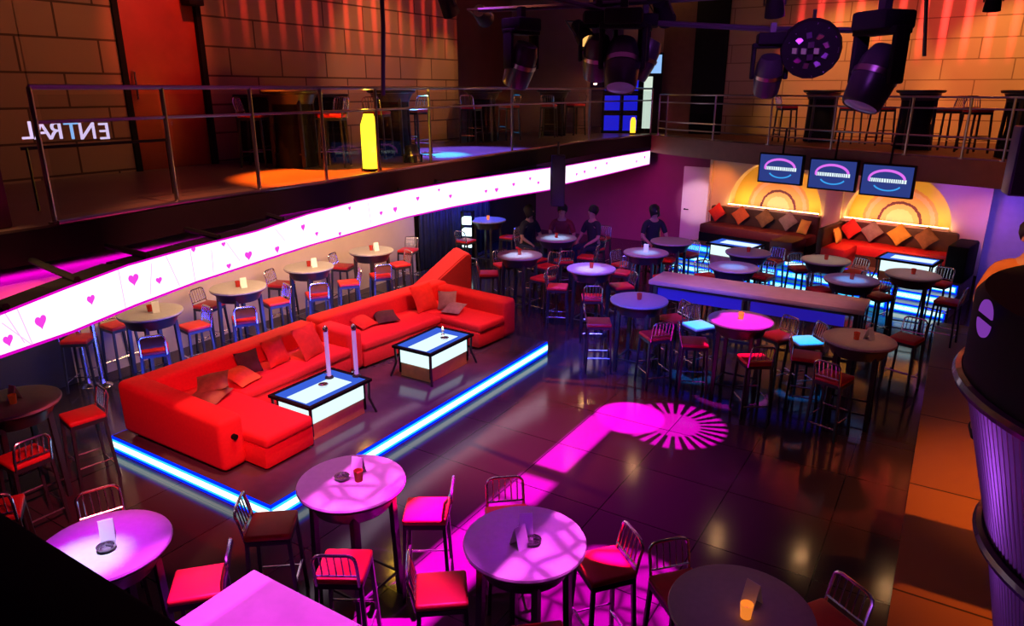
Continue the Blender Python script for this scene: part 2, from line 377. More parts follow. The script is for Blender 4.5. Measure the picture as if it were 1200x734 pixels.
def cushion(p, rot, k, label, group, sc=1.):
    o = bpy.data.objects.new('cushion', CM[k]); COL.objects.link(o); o.location = p; o.rotation_euler = rot; o.scale = (sc, sc, sc)
    return tag(o, label, 'cushion', group)
def diamond(u, k, label):      # leaning on the backrest, standing on one corner
    m = Euler((R(72), 0, AR)).to_matrix() @ Matrix.Rotation(R(45), 3, 'Z')
    cushion(A(u, .27, .51 + .42 + .245), m.to_euler(), k, label, 'diamond cushions on the banquettes', .95)
diamond(-.12, 'pil_red', 'red diamond-set cushion at the white-door end of the maroon banquette')
diamond(.48, 'pil_or', 'orange diamond-set cushion beside the red one on the maroon banquette')
diamond(1.07, 'pil_br', 'brown diamond-set cushion in the middle of the maroon banquette')
diamond(1.62, 'pil_gr', 'grey diamond-set cushion at the corner of the maroon banquette')
diamond(2.98, 'pil_red', 'red cushion in the corner of the bright red banquette')
diamond(3.4, 'pil_gr', 'grey diamond-set cushion beside the red corner cushion')
diamond(3.92, 'pil_ye', 'yellow diamond-set cushion on the bright red banquette')
diamond(4.42, 'pil_br', 'brown diamond-set cushion at the dark end of the red banquette')
cushion(A(2.02, .36, 1.1), (R(70), 0, AR - R(28)), 'pil_ye', 'cream cushion leaning on the return of the maroon banquette', 'leaning cushions', .9)
cushion(A(2.90, .8, 1.1), (R(72), 0, AR + R(90)), 'pil_ye', 'cream cushion leaning at the end of the bright red banquette', 'leaning cushions', .9)

# ------------------------------------------------------------------ light band with card-suit hearts
bt = [(0, 370), (75, 340), (150, 312), (225, 291), (300, 272), (360, 252), (420, 236), (475, 224), (530, 214), (590, 205), (645, 197)]
bbm = [(0, 415), (75, 389), (150, 358), (225, 330), (300, 306), (360, 287), (420, 270), (475, 254), (530, 242), (590, 231), (645, 222)]
def botz(t, b):                # height of the lower edge plumb below t
    best = (9, 0)
    r = ray(*b); 
    k = math.hypot(t.x, t.y) / math.hypot(r.x, r.y)
    return CAMZ + r.z * k
def band(ptsT, ptsB, name, zt):
    T = [at(*p, zt) for p in ptsT]; Z = [botz(t, b) for t, b in zip(T, ptsB)]
    return T, Z
bandm = emis('lightbox_pinkwhite', (1., .80, .98), 1.5)
heartm = emis('lightbox_heart', (1, .06, .85), .95)
edgem = emis('lightbox_edge', (1, .0, .75), .75)
linem = emis('lightbox_line', (1, .6, 1), .95)
caseb = mat('lightbox_case', (.02, .012, .018), .5, noise=.2)
def heart_outline(s):
    pts = []
    for k in range(26):
        t = 2 * PI * k / 26
        pts.append((16 * math.sin(t) ** 3 / 32 * s, (13 * math.cos(t) - 5 * math.cos(2 * t) - 2 * math.cos(3 * t) - math.cos(4 * t)) / 32 * s))
    return pts
def make_band(ptsT, ptsB, zt, label, hearts, lines, extend=None):
    T, Z = band(ptsT, ptsB, '', zt)
    if extend:
        d = T[0] - T[1]; T.insert(0, T[0] + d * extend); Z.insert(0, Z[0] + (Z[0] - Z[1]) * extend)
    root = empty('light_box_band', (T[0].x, T[0].y, 0), 0, label, 'light box', 'pink white light boxes along the balcony')
    off = Vector((T[0].x, T[0].y, 0))
    mb = MB()
    nrm = []
    for i in range(len(T)):
        a = T[max(i - 1, 0)]; b = T[min(i + 1, len(T) - 1)]; d = (b - a); d.z = 0; d.normalize(); nrm.append(Vector((d.y, -d.x, 0)))
    fr = [t - off for t in T]
    for i in range(len(T) - 1):
        a, b = fr[i], fr[i + 1]; za, zb = Z[i], Z[i + 1]
        na, nb = nrm[i] * -.10, nrm[i + 1] * -.10
        V = Vector
        mb.quad((a.x, a.y, za), (b.x, b.y, zb), (b.x, b.y, zt), (a.x, a.y, zt))
    face = mb.build('light_panel', bandm, root, smooth=False)
    mb = MB()
    for i in range(len(T) - 1):
        a, b = fr[i], fr[i + 1]; za, zb = Z[i] - .012, Z[i + 1] - .012; z1 = zt + .012
        b0, b1 = a + nrm[i] * -.16, b + nrm[i + 1] * -.16
        e = .004
        a2, b2 = a + nrm[i] * -e, b + nrm[i + 1] * -e
        mb.quad((a2.x, a2.y, z1), (b2.x, b2.y, z1), (b1.x, b1.y, z1), (b0.x, b0.y, z1))
        mb.quad((a2.x, a2.y, za), (b2.x, b2.y, zb), (b1.x, b1.y, zb), (b0.x, b0.y, za))
        mb.quad((b0.x, b0.y, za), (b1.x, b1.y, zb), (b1.x, b1.y, z1), (b0.x, b0.y, z1))
        mb.quad((a2.x, a2.y, za), (b2.x, b2.y, zb), (b2.x, b2.y, z1), (a2.x, a2.y, z1))
    mb.build('case', caseb, root, smooth=False)
    for e0, e1 in ((-.022, 0), (None, None)):
        mb = MB()
        for i in range(len(T) - 1):
            a, b = fr[i] + nrm[i] * .002, fr[i + 1] + nrm[i + 1] * .002
            if e0 is None: za, zb, ya, yb = zt, zt, zt + .018, zt + .018
            else: za, zb, ya, yb = Z[i] + e0, Z[i + 1] + e0, Z[i], Z[i + 1]
            mb.quad((a.x, a.y, za), (b.x, b.y, zb), (b.x, b.y, yb), (a.x, a.y, ya))
        mb.build('edge_glow', edgem, root, smooth=False)
    # marks printed on the diffuser
    def onband(px, f):         # px is the x of the picture point, f = 0 top..1 bottom
        xs = [p[0] for p in ptsT]; k = 1 if extend else 0
        for i in range(len(xs) - 1):
            if xs[i] <= px <= xs[i + 1]:
                w = (px - xs[i]) / (xs[i + 1] - xs[i]); a, b = fr[i + k], fr[i + 1 + k]
                p = a.lerp(b, w); z = zt + ((Z[i + k] * (1 - w) + Z[i + 1 + k] * w) - zt) * f
                d = (b - a); d.z = 0; d.normalize()
                return Vector((p.x, p.y, z)), d, nrm[i + k]
    for px, f, s, flip in hearts:
        q = onband(px, f)
        if not q: continue
        p, d, n = q; mb = MB(); hp = heart_outline(s * .85)
        f1 = [mb.bm.verts.new(p + n * .006 + d * x + Vector((0, 0, y * (-1 if flip else 1)))) for x, y in hp]
        f0 = [mb.bm.verts.new(p + n * .001 + d * x + Vector((0, 0, y * (-1 if flip else 1)))) for x, y in hp]
        mb.bm.faces.new(f1)
        for k in range(len(hp)): mb.bm.faces.new((f0[k], f0[(k + 1) % len(hp)], f1[(k + 1) % len(hp)], f1[k]))
        mb.build('heart_motif', heartm, root, smooth=False)
    for a, fa, b, fb in lines:
        qa, qb = onband(a, fa), onband(b, fb)
        if not qa or not qb: continue
        mb = MB(); mb.cyl(qa[0] + qa[2] * .002, qb[0] + qb[2] * .002, .004, n=5); mb.build('line_motif', linem, root)
    return root
H1 = [(2, .68, .10, 0), (40, .52, .13, 0), (100, .45, .10, 0), (153, .36, .13, 0), (180, .6, .08, 0), (287, .7, .12, 0), (262, .85, .07, 0), (259, .12, .06, 0), (353, .35, .10, 0), (320, .8, .10, 0), (368, .7, .07, 0), (408, .15, .07, 0), (444, .6, .08, 0), (461, .6, .11, 0), (488, .38, .09, 0), (527, .55, .09, 0), (568, .6, .08, 0), (581, .62, .11, 0), (601, .5, .09, 0), (620, .35, .08, 0), (630, .6, .08, 0), (226, .05, .06, 0), (394, .92, .07, 0), (513, .2, .06, 0)]
L1_ = [(0, .2, 25, 1.), (18, 0, 26, 1.), (137, 0, 138, 1.), (175, .1, 168, .9), (192, .0, 203, .95), (222, 0, 223, 1.), (262, .05, 276, .8), (320, .1, 330, .6), (5, .0, 18, .9), (245, .2, 244, .9), (430, .1, 432, .9)]
make_band(bt, bbm, 2.56, 'long curved pink-white light box band with magenta hearts below the balcony', H1, L1_, 2.)
make_band([(663, 195), (712, 186), (762, 177)], [(663, 215), (712, 204), (762, 192)], 2.5, 'short pink-white light box beyond the dark hanging speaker', [(675, .6, .08, 0), (684, .55, .1, 0), (697, .45, .09, 0), (711, .3, .09, 0), (745, .6, .09, 0), (755, .4, .1, 0)], [])

# outriggers and lit soffit between the balcony edge and the band
magpanel = mat('magenta_soffit', (.6, .05, .5), .5, noise=.1, emit=None)
T, Z = band(bt, bbm, '', 2.56)
def along(pts, f):
    f = max(0, min(.9999, f)) * (len(pts) - 1); i = int(f); return pts[i].lerp(pts[i + 1], f - i)
o = empty('outrigger_truss', (0, 0, 0), 0, 'black truss shelf between the balcony edge and the light band', 'truss')
mb = MB()
inn = [Vector((e.x + .08, e.y, 0)) for e in ([EDGE[0] + Vector((.02, -1.4, 0))] + EDGE[:4])]
T2 = [T[0] + (T[0] - T[1]) * 1.4] + T
rr = [along(T2, k / 10) for k in range(11)]
for k in range(11):
    q = rr[k]; p = min((a.lerp(b, w / 10) for a, b in zip(inn, inn[1:]) for w in range(11)), key=lambda s: (Vector((s.x, s.y)) - Vector((q.x, q.y + .05))).length)
    if (Vector((p.x - q.x, p.y - q.y))).length > .12 and k % 1 == 0 and k < 9:
        mb = MB(); mb.cyl((p.x, p.y, 2.64), (q.x, q.y, 2.6), .028, n=6); mb.build('bracket', M['matt'], o)
mb = MB()
for a, b in zip(T2, T2[1:]):
    da = Vector((b.y - a.y, -(b.x - a.x), 0)).normalized()
    a1, b1 = a - da * .24, b - da * .24
    mb.quad((a.x, a.y, 2.575), (b.x, b.y, 2.575), (b1.x, b1.y, 2.575), (a1.x, a1.y, 2.575))
    mb.quad((a1.x, a1.y, 2.575), (b1.x, b1.y, 2.575), (b1.x, b1.y, 2.50), (a1.x, a1.y, 2.50))
mb.build('top_plate', M['matt'], o)
mb = MB()
poly = [(p.x, p.y) for p in inn[:4]]; po2 = [(p.x - .02, p.y) for p in T2[:7]]
mb.prism([(-7.9, .6)] + [(x - .95, y) for x, y in poly[1:]] + [(x - .12, y) for x, y in po2[::-1]], 2.44, 2.46)
mb.build('soffit_panel', magpanel, o)
# ------------------------------------------------------------------ glass balustrades
def balustrade(pts, label, glassy=True, rails=(1.12, .84), post_r=.022, top_r=.022, zs=None):
    o = empty('balustrade', (pts[0].x, pts[0].y, MZ), 0, label, 'railing'); off = Vector((pts[0].x, pts[0].y, MZ))
    q = [p - off for p in pts]
    for p in q:
        mb = MB(); mb.cyl((p.x, p.y, 0), (p.x, p.y, rails[0]), post_r, n=8); mb.cyl((p.x, p.y, 0), (p.x, p.y, .02), .05, n=10); mb.build('post', M['steel'], o)
    for h in rails:
        mb = MB(); mb.tube([(p.x, p.y, h) for p in q], top_r if h == rails[0] else .016); mb.build('rail', M['steel'], o)
    mb = MB(); mb.tube([(p.x + .05, p.y, .012) for p in q], .018); mb.build('base_rail', M['steel'], o)
    if glassy:
        for a, b in zip(q, q[1:]):
            d = (b - a).normalized(); a2, b2 = a + d * .06, b - d * .06; n = Vector((d.y, -d.x, 0)) * .006
            mb = MB(); mb.prism([(a2 - n)[:2], (b2 - n)[:2], (b2 + n)[:2], (a2 + n)[:2]], .06, rails[0] - .06); mb.build('glass_pane', M['glass'], o, smooth=False)
    return o
def sub(pts, n):
    out = []
    for a, b in zip(pts, pts[1:]):
        for k in range(n): out.append(a.lerp(b, k / n))
    return out + [pts[-1]]
balustrade([EDGE[0], EDGE[1], EDGE[1].lerp(EDGE[2], .5), EDGE[2], EDGE[2].lerp(EDGE[3], .45), EDGE[3], EDGE[4], EDGE[5], Vector((CORNER.x, CORNER.y - .1, MZ))], 'glass and steel balustrade along the long balcony')
fr_ = [CORNER + Vector((.2, -.1, 0))] + FAR + [FAR[-1] + (FAR[-1] - FAR[-2]) * .7]
balustrade(fr_[:2] + [fr_[1].lerp(fr_[2], .5)] + [fr_[2], fr_[2].lerp(fr_[3], .5), fr_[3], fr_[3].lerp(fr_[4], .6), fr_[4], fr_[5]], 'dark horizontal-bar railing of the far balcony', False, (.98, .8, .35, .18), .02, .018)

# ------------------------------------------------------------------ furniture prototypes
def make_stool(wood=False, seatm=None):
    o = empty('bar_stool')
    w, d = .35, .35
    mb = MB(); mb.box((0, 0, .735), (w, d, .055), None, .02, 3); mb.build('seat', seatm or M['red'], o)
    mb = MB(); mb.box((0, 0, .69), (w - .01, d - .01, .04)); mb.build('seat_frame', M['black'], o)
    for sx in (-1, 1):
        for sy in (-1, 1):
            mb = MB(); x, y = sx * (w / 2 - .02), sy * (d / 2 - .02)
            vs = mb.prism([(-.014, -.014), (.014, -.014), (.014, .014), (-.014, .014)], 0, .7)
            for v in vs: k = 1 - v.co.z / .7; v.co.x += x + sx * .03 * k; v.co.y += y + sy * .03 * k
            mb.build('leg', M['black'], o)
    for z, sy in ((.3, 1), (.16, -1)):
        mb = MB(); mb.cyl((-w / 2, sy * (d / 2 - .005), z), (w / 2, sy * (d / 2 - .005), z), .011, n=6); mb.build('foot_rail', M['chrome'], o)
    for sx in (-1, 1):
        mb = MB(); mb.cyl((sx * (w / 2 - .005), -d / 2, .23), (sx * (w / 2 - .005), d / 2, .23), .009, n=6); mb.build('stretcher', M['chrome'], o)
    mb = MB(); pts = []; yb = -d / 2 + .005
    for t in range(13):
        a = PI * t / 12; pts.append((-math.cos(a) * .02, 0, 0))
    hw = .15; top = .985
    path = [(-hw, yb, .7), (-hw, yb - .03, .86)]
    path += [(-hw + .06 * (1 - math.cos(R(q))), yb - .05, top - .06 + .06 * math.sin(R(q))) for q in (0, 30, 60, 90)]
    path += [(hw - .06 * (1 - math.cos(R(q))), yb - .05, top - .06 + .06 * math.sin(R(q))) for q in (90, 60, 30, 0)]
    path += [(hw, yb - .03, .86), (hw, yb, .7)]
    mb.tube(path, .012, 7); mb.build('back_frame', M['chrome'], o)
    mb = MB()
    if wood:
        mb.box((0, yb - .04, .89), (hw * 2 - .02, .016, .14), (R(-8), 0, 0), .005); mb.build('back_panel', M['slat'], o)
    else:
        for k in range(5):
            x = -.1 + k * .05; mb.cyl((x, yb - .01, .79), (x, yb - .05, top), .006, n=5)
        mb.cyl((-hw, yb - .01, .79), (hw, yb - .01, .79), .008, n=5)
        mb.build('back_slats', M['chrome'], o)
    return o
def make_table(topm=None, r=.42, body=False):
    o = empty('round_bar_table')
    mb = MB(); mb.lathe([(0, 1.06), (r - .012, 1.06), (r - .003, 1.064), (r, 1.075), (r - .006, 1.09), (r - .02, 1.092), (0, 1.092)], 48); mb.build('table_top', topm or M['top'], o)
    mb = MB(); mb.lathe([(0, 1.03), (r - .02, 1.04), (r - .005, 1.058), (r - .005, 1.061), (0, 1.061)], 48); mb.build('rim', M['rim'], o)
    mb = MB(); mb.lathe([(0, .90), (r * .72, .90), (r * .86, 1.035), (0, 1.035)], 40); mb.build('apron', M['black'], o)
    for k in range(4):
        a = PI / 4 + k * PI / 2; mb = MB()
        vs = mb.prism([(-.024, -.024), (.024, -.024), (.024, .024), (-.024, .024)], 0, .95)
        for v in vs: v.co.x += math.cos(a) * (.30 + .03 * (1 - v.co.z)); v.co.y += math.sin(a) * (.30 + .03 * (1 - v.co.z))
        mb.build('leg', M['black'], o)
    if body:
        mb = MB(); mb.lathe([(0, .01), (.31, .01), (.25, .5), (.27, .93), (0, .93)], 28); mb.build('pedestal', M['matt'], o)
    mb = MB(); q = .22
    for k in range(4):
        a, b = PI / 4 + k * PI / 2, PI / 4 + (k + 1) * PI / 2
        mb.cyl((math.cos(a) * .32, math.sin(a) * .32, .2), (math.cos(b) * .32, math.sin(b) * .32, .2), .013, n=6)
    mb.build('stretcher', M['black'], o)
    return o
STOOL = Proto(make_stool()); STOOLW = Proto(make_stool(True)); STOOLP = Proto(make_stool(False, M['white'])); TABLE = Proto(make_table()); TABLEB = Proto(make_table(mat('black_table_top', (.02, .018, .02), .4, noise=.2), .42, True))
def tent_card():
    o = empty('menu_card')
    mb = MB(); mb.box((0, -.025, .075), (.09, .004, .16), (R(-18), 0, 0)); mb.build('front_leaf', M['card'], o)
    mb = MB(); mb.box((0, .025, .075), (.09, .004, .16), (R(18), 0, 0)); mb.build('back_leaf', M['card'], o)
    return o
def candle_pot(m):
    o = empty('candle_glass')
    mb = MB(); mb.lathe([(0, 0), (.03, 0), (.038, .09), (.034, .09), (.028, .012), (0, .012)], 16); mb.build('glass', m, o)
    mb = MB(); mb.lathe([(0, .012), (.026, .012), (.027, .05), (0, .05)], 12); mb.build('candle', M['card'], o)
    return o
def ashtray():
    o = empty('ashtray')
    mb = MB(); mb.lathe([(0, 0), (.05, 0), (.06, .03), (.05, .03), (.045, .01), (0, .01)], 20); mb.build('dish', M['chrome'], o)
    mb = MB(); mb.box((.03, 0, .034), (.05, .012, .008)); mb.build('cigarette_rest', M['black'], o)
    return o
CARD = Proto(tent_card()); CRED = Proto(candle_pot(M['candle'])); CAMB = Proto(candle_pot(M['amber'])); ASH = Proto(ashtray())

# ------------------------------------------------------------------ tables
TZ = 1.092
TAB = {}
def table(key, px, py, label, z=0., rot=0.):
    p = at(px, py, z + 1.08); p.z = z; TAB[key] = p
    TABLE.place(p, rot, label, 'table', 'round bar tables'); return p
NAMES = dict(
    T1='the pink-lit table by the stage', T2='the big purple table with cards', T3='the dark table at the bottom edge',
    T4='the table with the cyan light pool', T5='the dim table under the light band',
    L1='the wall table by the chrome poles', L2='the second wall table from the poles', L3='the third wall table from the poles', L4='the wall table next to the blue curtain',
    M4='the dull purple table past the dance floor', M7='the bright magenta table', M13='the brown-lit table near the walkway',
    M3='the violet table beyond the red sofas', M1='the pale table beyond the red sofas', M2='the pale table by the seated people',
    M5='the blue table near the purple wall', M6='the small blue table by the white door', M8='the cyan-lit table behind the counter',
    M9='the far table before the first lit cube', M10='the cream-lit table before the platform', M11='the blue table before the lit steps', M12='the table before the cube by the steps', G='the back table below the band end')
for k, (x, y) in dict(T1=(412, 565), T2=(615, 635), T3=(868, 716), T4=(122, 640), T5=(14, 472), L1=(176, 366), L2=(279, 337), L3=(362, 313), L4=(435, 294),
                      M1=(609, 299), M2=(652, 279), M3=(693, 315), M4=(749, 352), M5=(757, 296), M6=(787, 283), M7=(868, 375), M8=(860, 313), M9=(877, 296), M10=(968, 305), M11=(998, 328), M12=(1070, 322), M13=(1007, 398), G=(572, 258)).items():
    table(k, x, y, 'round bar table: ' + NAMES[k])
# labels written out again without the colon form
for o in bpy.data.objects:
    if o.get('label', '').startswith('round bar table: '): o['label'] = 'round high bar table on black legs, ' + o['label'][17:]
def stool(key, dx, dy, where, wood=False, turn=0., z=0.):
    q = math.hypot(dx, dy)
    if q < .57: dx, dy = dx * .57 / q, dy * .57 / q
    t = TAB[key]; p = Vector((t.x + dx, t.y + dy, z)); a = math.atan2(-dy, -dx) - PI / 2 + R(turn)
    what = 'cyan-lit pale bar stool' if wood == 2 else 'brown-backed bar stool' if wood else 'red bar stool'
    (STOOLP if wood == 2 else STOOLW if wood else STOOL).place(p, a, f'{what} {where} {NAMES[key]}', 'stool', 'bar stools')
def stool_px(key, px, py, where, wood=False, turn=0.):
    p = at(px, py, .76); t = TAB[key]; stool(key, p.x - t.x, p.y - t.y, where, wood, turn)
stool_px('T1', 318, 613, 'on the sofa side of'); stool_px('T1', 491, 597, 'on the dance floor side of', turn=-12); stool_px('T1', 404, 655, 'seen from behind at', turn=-6)
stool_px('T2', 527, 688, 'at the near corner of', turn=0); stool_px('T2', 596, 606, 'tucked in behind'); stool_px('T2', 708, 660, 'on the walkway side of'); stool_px('T2', 628, 732, 'at the near side of')
stool_px('T3', 800, 688, 'beyond'); stool_px('T3', 965, 728, 'on the walkway side of')
stool_px('T4', 124, 618, 'tucked in behind', turn=5); stool_px('T4', 201, 683, 'on the floor side of', turn=10)
stool_px('T5', 78, 490, 'half hidden behind'); stool_px('T5', 28, 533, 'in front of', turn=20); stool_px('T5', -4, 596, 'nearest the parapet beside')
for k, l, r, f in (('L1', (137, 379), (216, 383), (176, 388)), ('L2', (245, 356), (312, 354), (280, 357)), ('L3', (336, 332), (408, 330), (363, 332)), ('L4', (402, 311), (463, 309), (436, 311))):
    stool_px(k, *l, 'on the near side of'); stool_px(k, *r, 'on the far side of'); stool(k, .49, -.31, 'in front of', True)
stool_px('L1', 92, 395, 'beside the dark wall, away from'); stool_px('L4', 478, 292, 'against the wall past')
stool_px('G', 592, 276, 'in front of'); stool_px('G', 546, 281, 'by the blue curtain side of')
stool_px('M1', 580, 319, 'on the sofa side of', turn=0); stool_px('M1', 591, 309, 'behind'); stool_px('M1', 624, 322, 'in front of'); stool_px('M1', 641, 311, 'on the violet table side of')
stool('M2', -.12, -.62, 'on the sofa side of'); stool('M2', .42, -.45, 'in front of'); stool('M2', .66, .12, 'on the door side of'); stool_px('M2', 704, 278, 'against the purple wall beyond')
stool_px('M3', 663, 335, 'on the sofa side of'); stool_px('M3', 694, 346, 'in front of'); stool_px('M3', 726, 334, 'on the counter side of'); stool_px('M3', 730, 318, 'behind')
stool_px('M4', 709, 376, 'on the sofa side of'); stool_px('M4', 764, 388, 'in front of'); stool_px('M4', 788, 372, 'on the counter side of')
stool_px('M5', 743, 312, 'in front of'); stool_px('M5', 774, 321, 'on the counter side of'); stool_px('M5', 782, 303, 'on the platform side of')
stool_px('M6', 803, 297, 'in front of'); stool_px('M6', 767, 281, 'by the purple wall beside')
stool_px('M7', 814, 399, 'at the dance floor corner of'); stool_px('M7', 881, 416, 'in front of'); stool_px('M7', 912, 392, 'at the far corner of'); stool_px('M7', 819, 380, 'on the sofa side of', 2); stool_px('M7', 944, 398, 'on the walkway side of', 2)
stool_px('M8', 829, 322, 'on the door side of'); stool_px('M8', 893, 322, 'on the steps side of')
stool_px('M9', 905, 305, 'on the steps side of'); stool_px('M10', 938, 313, 'on the door side of'); stool_px('M10', 1000, 318, 'on the steps side of')
stool_px('M11', 962, 338, 'on the door side of'); stool_px('M11', 1030, 345, 'on the walkway side of')
stool_px('M12', 1040, 338, 'on the counter side of'); stool_px('M12', 1073, 345, 'in front of'); stool_px('M12', 1100, 330, 'on the walkway side of')
stool_px('M13', 948, 416, 'on the counter side of', turn=10); stool_px('M13', 978, 440, 'in front of'); stool_px('M13', 1063, 395, 'on the walkway side of')

# things on the tables
def on(key, dx, dy): t = TAB[key]; return Vector((t.x + dx, t.y + dy, TZ))
n_ = {k: v for k, v in NAMES.items()}
for k, dx, dy, rz in (('T1', -.02, .10, 20), ('T2', -.04, .08, 40), ('T3', .04, .08, -20), ('T4', -.03, .05, 60), ('T5', -.02, .04, 10)):
    CARD.place(on(k, dx, dy), R(rz), f'white folded menu card standing on {n_[k]}', 'menu card', 'menu cards')
CARD.place(on('T2', .0, -.07), R(70), 'second white folded menu card on the big purple table', 'menu card', 'menu cards')
for k, dx, dy, p in (('T1', .05, .03, CRED), ('T2', .06, 0, ASH), ('T3', .04, -.05, CAMB), ('T4', .07, -.02, ASH), ('T5', .06, -.01, CRED), ('L1', 0, 0, CRED), ('L2', 0, 0, CRED), ('L3', 0, 0, CRED), ('L4', 0, 0, CRED),
                  ('M1', 0, 0, CRED), ('M2', 0, 0, CRED), ('M3', 0, 0, CRED), ('M4', 0, 0, CRED), ('M5', 0, 0, CARD), ('M7', 0, 0, CAMB), ('M9', 0, .0, CRED), ('M10', 0, 0, CRED), ('M11', 0, 0, CRED), ('M12', 0, 0, CRED), ('M13', -.03, -.05, CRED), ('G', 0, 0, CAMB), ('T1', -.08, -.02, ASH)):
    lab = {id(CRED): 'small red candle glass on ', id(CAMB): 'glowing amber candle glass on ', id(ASH): 'small chrome ashtray on ', id(CARD): 'small white menu card on '}[id(p)]
    p.place(on(k, dx, dy), .3, lab + n_[k], {id(CRED): 'candle', id(CAMB): 'candle', id(ASH): 'ashtray', id(CARD): 'menu card'}[id(p)], 'table centrepieces')
for k in ('L1', 'L2', 'L3', 'L4', 'M13'):
    CARD.place(on(k, .1, .03), R(60), f'folded menu card beside the candle on {n_[k]}', 'menu card', 'menu cards')

# long counters
def long_counter(x0, x1, y0, y1, label, panel):
    o = empty('counter_table', ((x0 + x1) / 2, (y0 + y1) / 2, 0), 0, label, 'table', 'long bar counters'); w, d = (x1 - x0) / 2, (y1 - y0) / 2
    mb = MB(); mb.bb(-w, w, -d, d, 1.0, 1.07, .012); mb.build('counter_top', mat('pale_counter', (.5, .38, .38), .35, noise=.2, scale=7), o)
    if panel:
        for a, b in ((-w + .1, -.12), (.02, w - .25)):
            mb = MB(); mb.bb(a, b, -d + .12, -d + .15, .76, .95); mb.build('lit_panel', mat('blue_lit_panel', (.02, .02, .2), .4, emit=(.04, .02, .9), es=.32, noise=.2), o)
    for sx in (-1, 1):
        for sy in (-1, 1):
            mb = MB(); mb.bb(sx * (w - .1) - .03, sx * (w - .1) + .03, sy * (d - .08) - .03, sy * (d - .08) + .03, 0, 1.0); mb.build('leg', M['black'], o)
    mb = MB(); mb.bb(-w + .1, w - .1, -.02, .02, .15, .19); mb.bb(-w + .08, w - .08, -d + .06, d - .06, .95, 1.0); mb.build('frame', M['black'], o)
    return o
long_counter(-3.95, -.78, 10.5, 11.2, 'long pale high counter with blue-lit front before the steps', True)
long_counter(-3.42, -1.2, 1.66, 2.36, 'pale counter corner lit pink at the bottom edge', False)

# ------------------------------------------------------------------ stage with red sofas
SX0, SX1, SY0, SY1, SZ = -7.78, -5.08, 3.77, 9.2, .2
o = empty('stage', (0, 0, 0), 0, 'low dark glossy lounge stage edged with cyan light strips', 'stage')
mb = MB(); mb.bb(SX0, SX1, SY0, SY1, .0, SZ, .004); mb.build('deck', mat('stage_deck', (.09, .06, .085), .16, noise=.25, scale=6), o)
def strip(a, b, n):
    a, b, n = Vector(a), Vector(b), Vector(n)
    mb = MB(); d = (b - a)
    for z0, z1, m, e in ((.065, .135, 'led', .014), (.038, .162, 'ledc', .012), (.004, .196, 'ledb', .009)):  # cyan and blue layers: glow fringe and blue spill put in as emitters
        mb = MB(); x0, x1 = sorted((a.x, b.x)); y0, y1 = sorted((a.y, b.y))
        if n.x: mb.bb(a.x if n.x > 0 else a.x - e, a.x + e if n.x > 0 else a.x, y0, y1, z0, z1)
        else: mb.bb(x0, x1, a.y - e, a.y, z0, z1)
        mb.build({'led': 'light_strip', 'ledc': 'cyan_fringe_strip', 'ledb': 'blue_fringe_strip'}[m], M[m], o)
strip((SX1, SY0, 0), (SX1, SY1, 0), (1, 0, 0)); strip((SX0, SY0, 0), (SX1, SY0, 0), (0, -1, 0)); strip((SX0, SY0, 0), (SX0, SY1, 0), (-1, 0, 0))  # last strip is unseen, added to light the wall row legs blue
mb = MB(); mb.bb(SX0 + .02, SX1 - .02, SY0 + .02, SY1 - .02, SZ, SZ + .004); mb.build('deck_sheet', M['black'], o)
bpy.data.objects.remove(bpy.data.objects['deck_sheet'])
def sofa_a():
    o = empty('corner_sofa', (-7.7, 3.87, SZ), 0, 'red corner sofa at the near end of the stage', 'sofa', 'red corner sofas')
    mb = MB(); mb.bb(.008, .34, .02, 2.72, 0.035, .652, .06, 4); mb.build('backrest', M['sofa'], o)
    mb = MB(); mb.bb(.0, 1.82, 0, .3, 0.03, .66, .07, 4)
    for v in mb.bm.verts:
        if v.co.x > 1.4 and v.co.z > .4: v.co.z -= .05
    mb.build('side_backrest', M['sofa'], o)
    mb = MB(); mb.bb(.3, .98, .7, 2.70, .03, .28, .03); mb.build('seat_base', M['sofa'], o)
    mb = MB(); mb.bb(.3, 1.0, .92, 2.70, .27, .40, .045, 4); mb.build('seat_cushion', M['sofa'], o)
    mb = MB(); mb.bb(.3, 2.12, .28, .94, .03, .28, .03); mb.build('chaise_base', M['sofa'], o)
    mb = MB(); mb.bb(.3, 2.15, .28, .93, .27, .40, .045, 4); mb.build('chaise_cushion', M['sofa'], o)
    mb = MB(); mb.cyl((1.82, .15, .4), (1.86, .15, .4), .03, n=12); mb.build('end_plug', M['matt'], o)
    return o
sofa_a()
def sofa_b():
    o = empty('corner_sofa', (-7.7, 6.64, SZ), R(-5.5), 'red corner sofa at the far end of the stage', 'sofa', 'red corner sofas')
    mb = MB(); mb.bb(.008, .34, .015, 2.725, 0.035, .68, .06, 4); mb.build('backrest', M['sofa'], o)
    mb = MB(); mb.bb(.0, .98, 0, .26, .03, .62, .07, 4); mb.build('armrest', M['sofa'], o)
    mb = MB(); mb.bb(.0, 1.80, 2.44, 2.74, 0.03, .64, .07, 4); mb.build('side_backrest', M['sofa'], o)
    mb = MB(); mb.bb(.3, .98, .25, 2.2, .03, .28, .03); mb.build('seat_base', M['sofa'], o)
    mb = MB(); mb.bb(.3, 1.0, .25, 1.85, .27, .40, .045, 4); mb.build('seat_cushion', M['sofa'], o)
    mb = MB(); mb.bb(.3, 1.78, 1.82, 2.46, .03, .28, .03); mb.build('chaise_base', M['sofa'], o)
    mb = MB(); mb.bb(.3, 1.8, 1.83, 2.46, .27, .40, .045, 4); mb.build('chaise_cushion', M['sofa'], o)
    return o
sofa_b()
mb = MB(); pr = [(0, 0), (1.15, 0), (1.15, .97), (1.05, 1.0), (0, .22)]
lo = [mb.bm.verts.new((x, -.3, z)) for x, z in pr]; hi = [mb.bm.verts.new((x, .35, z)) for x, z in pr]
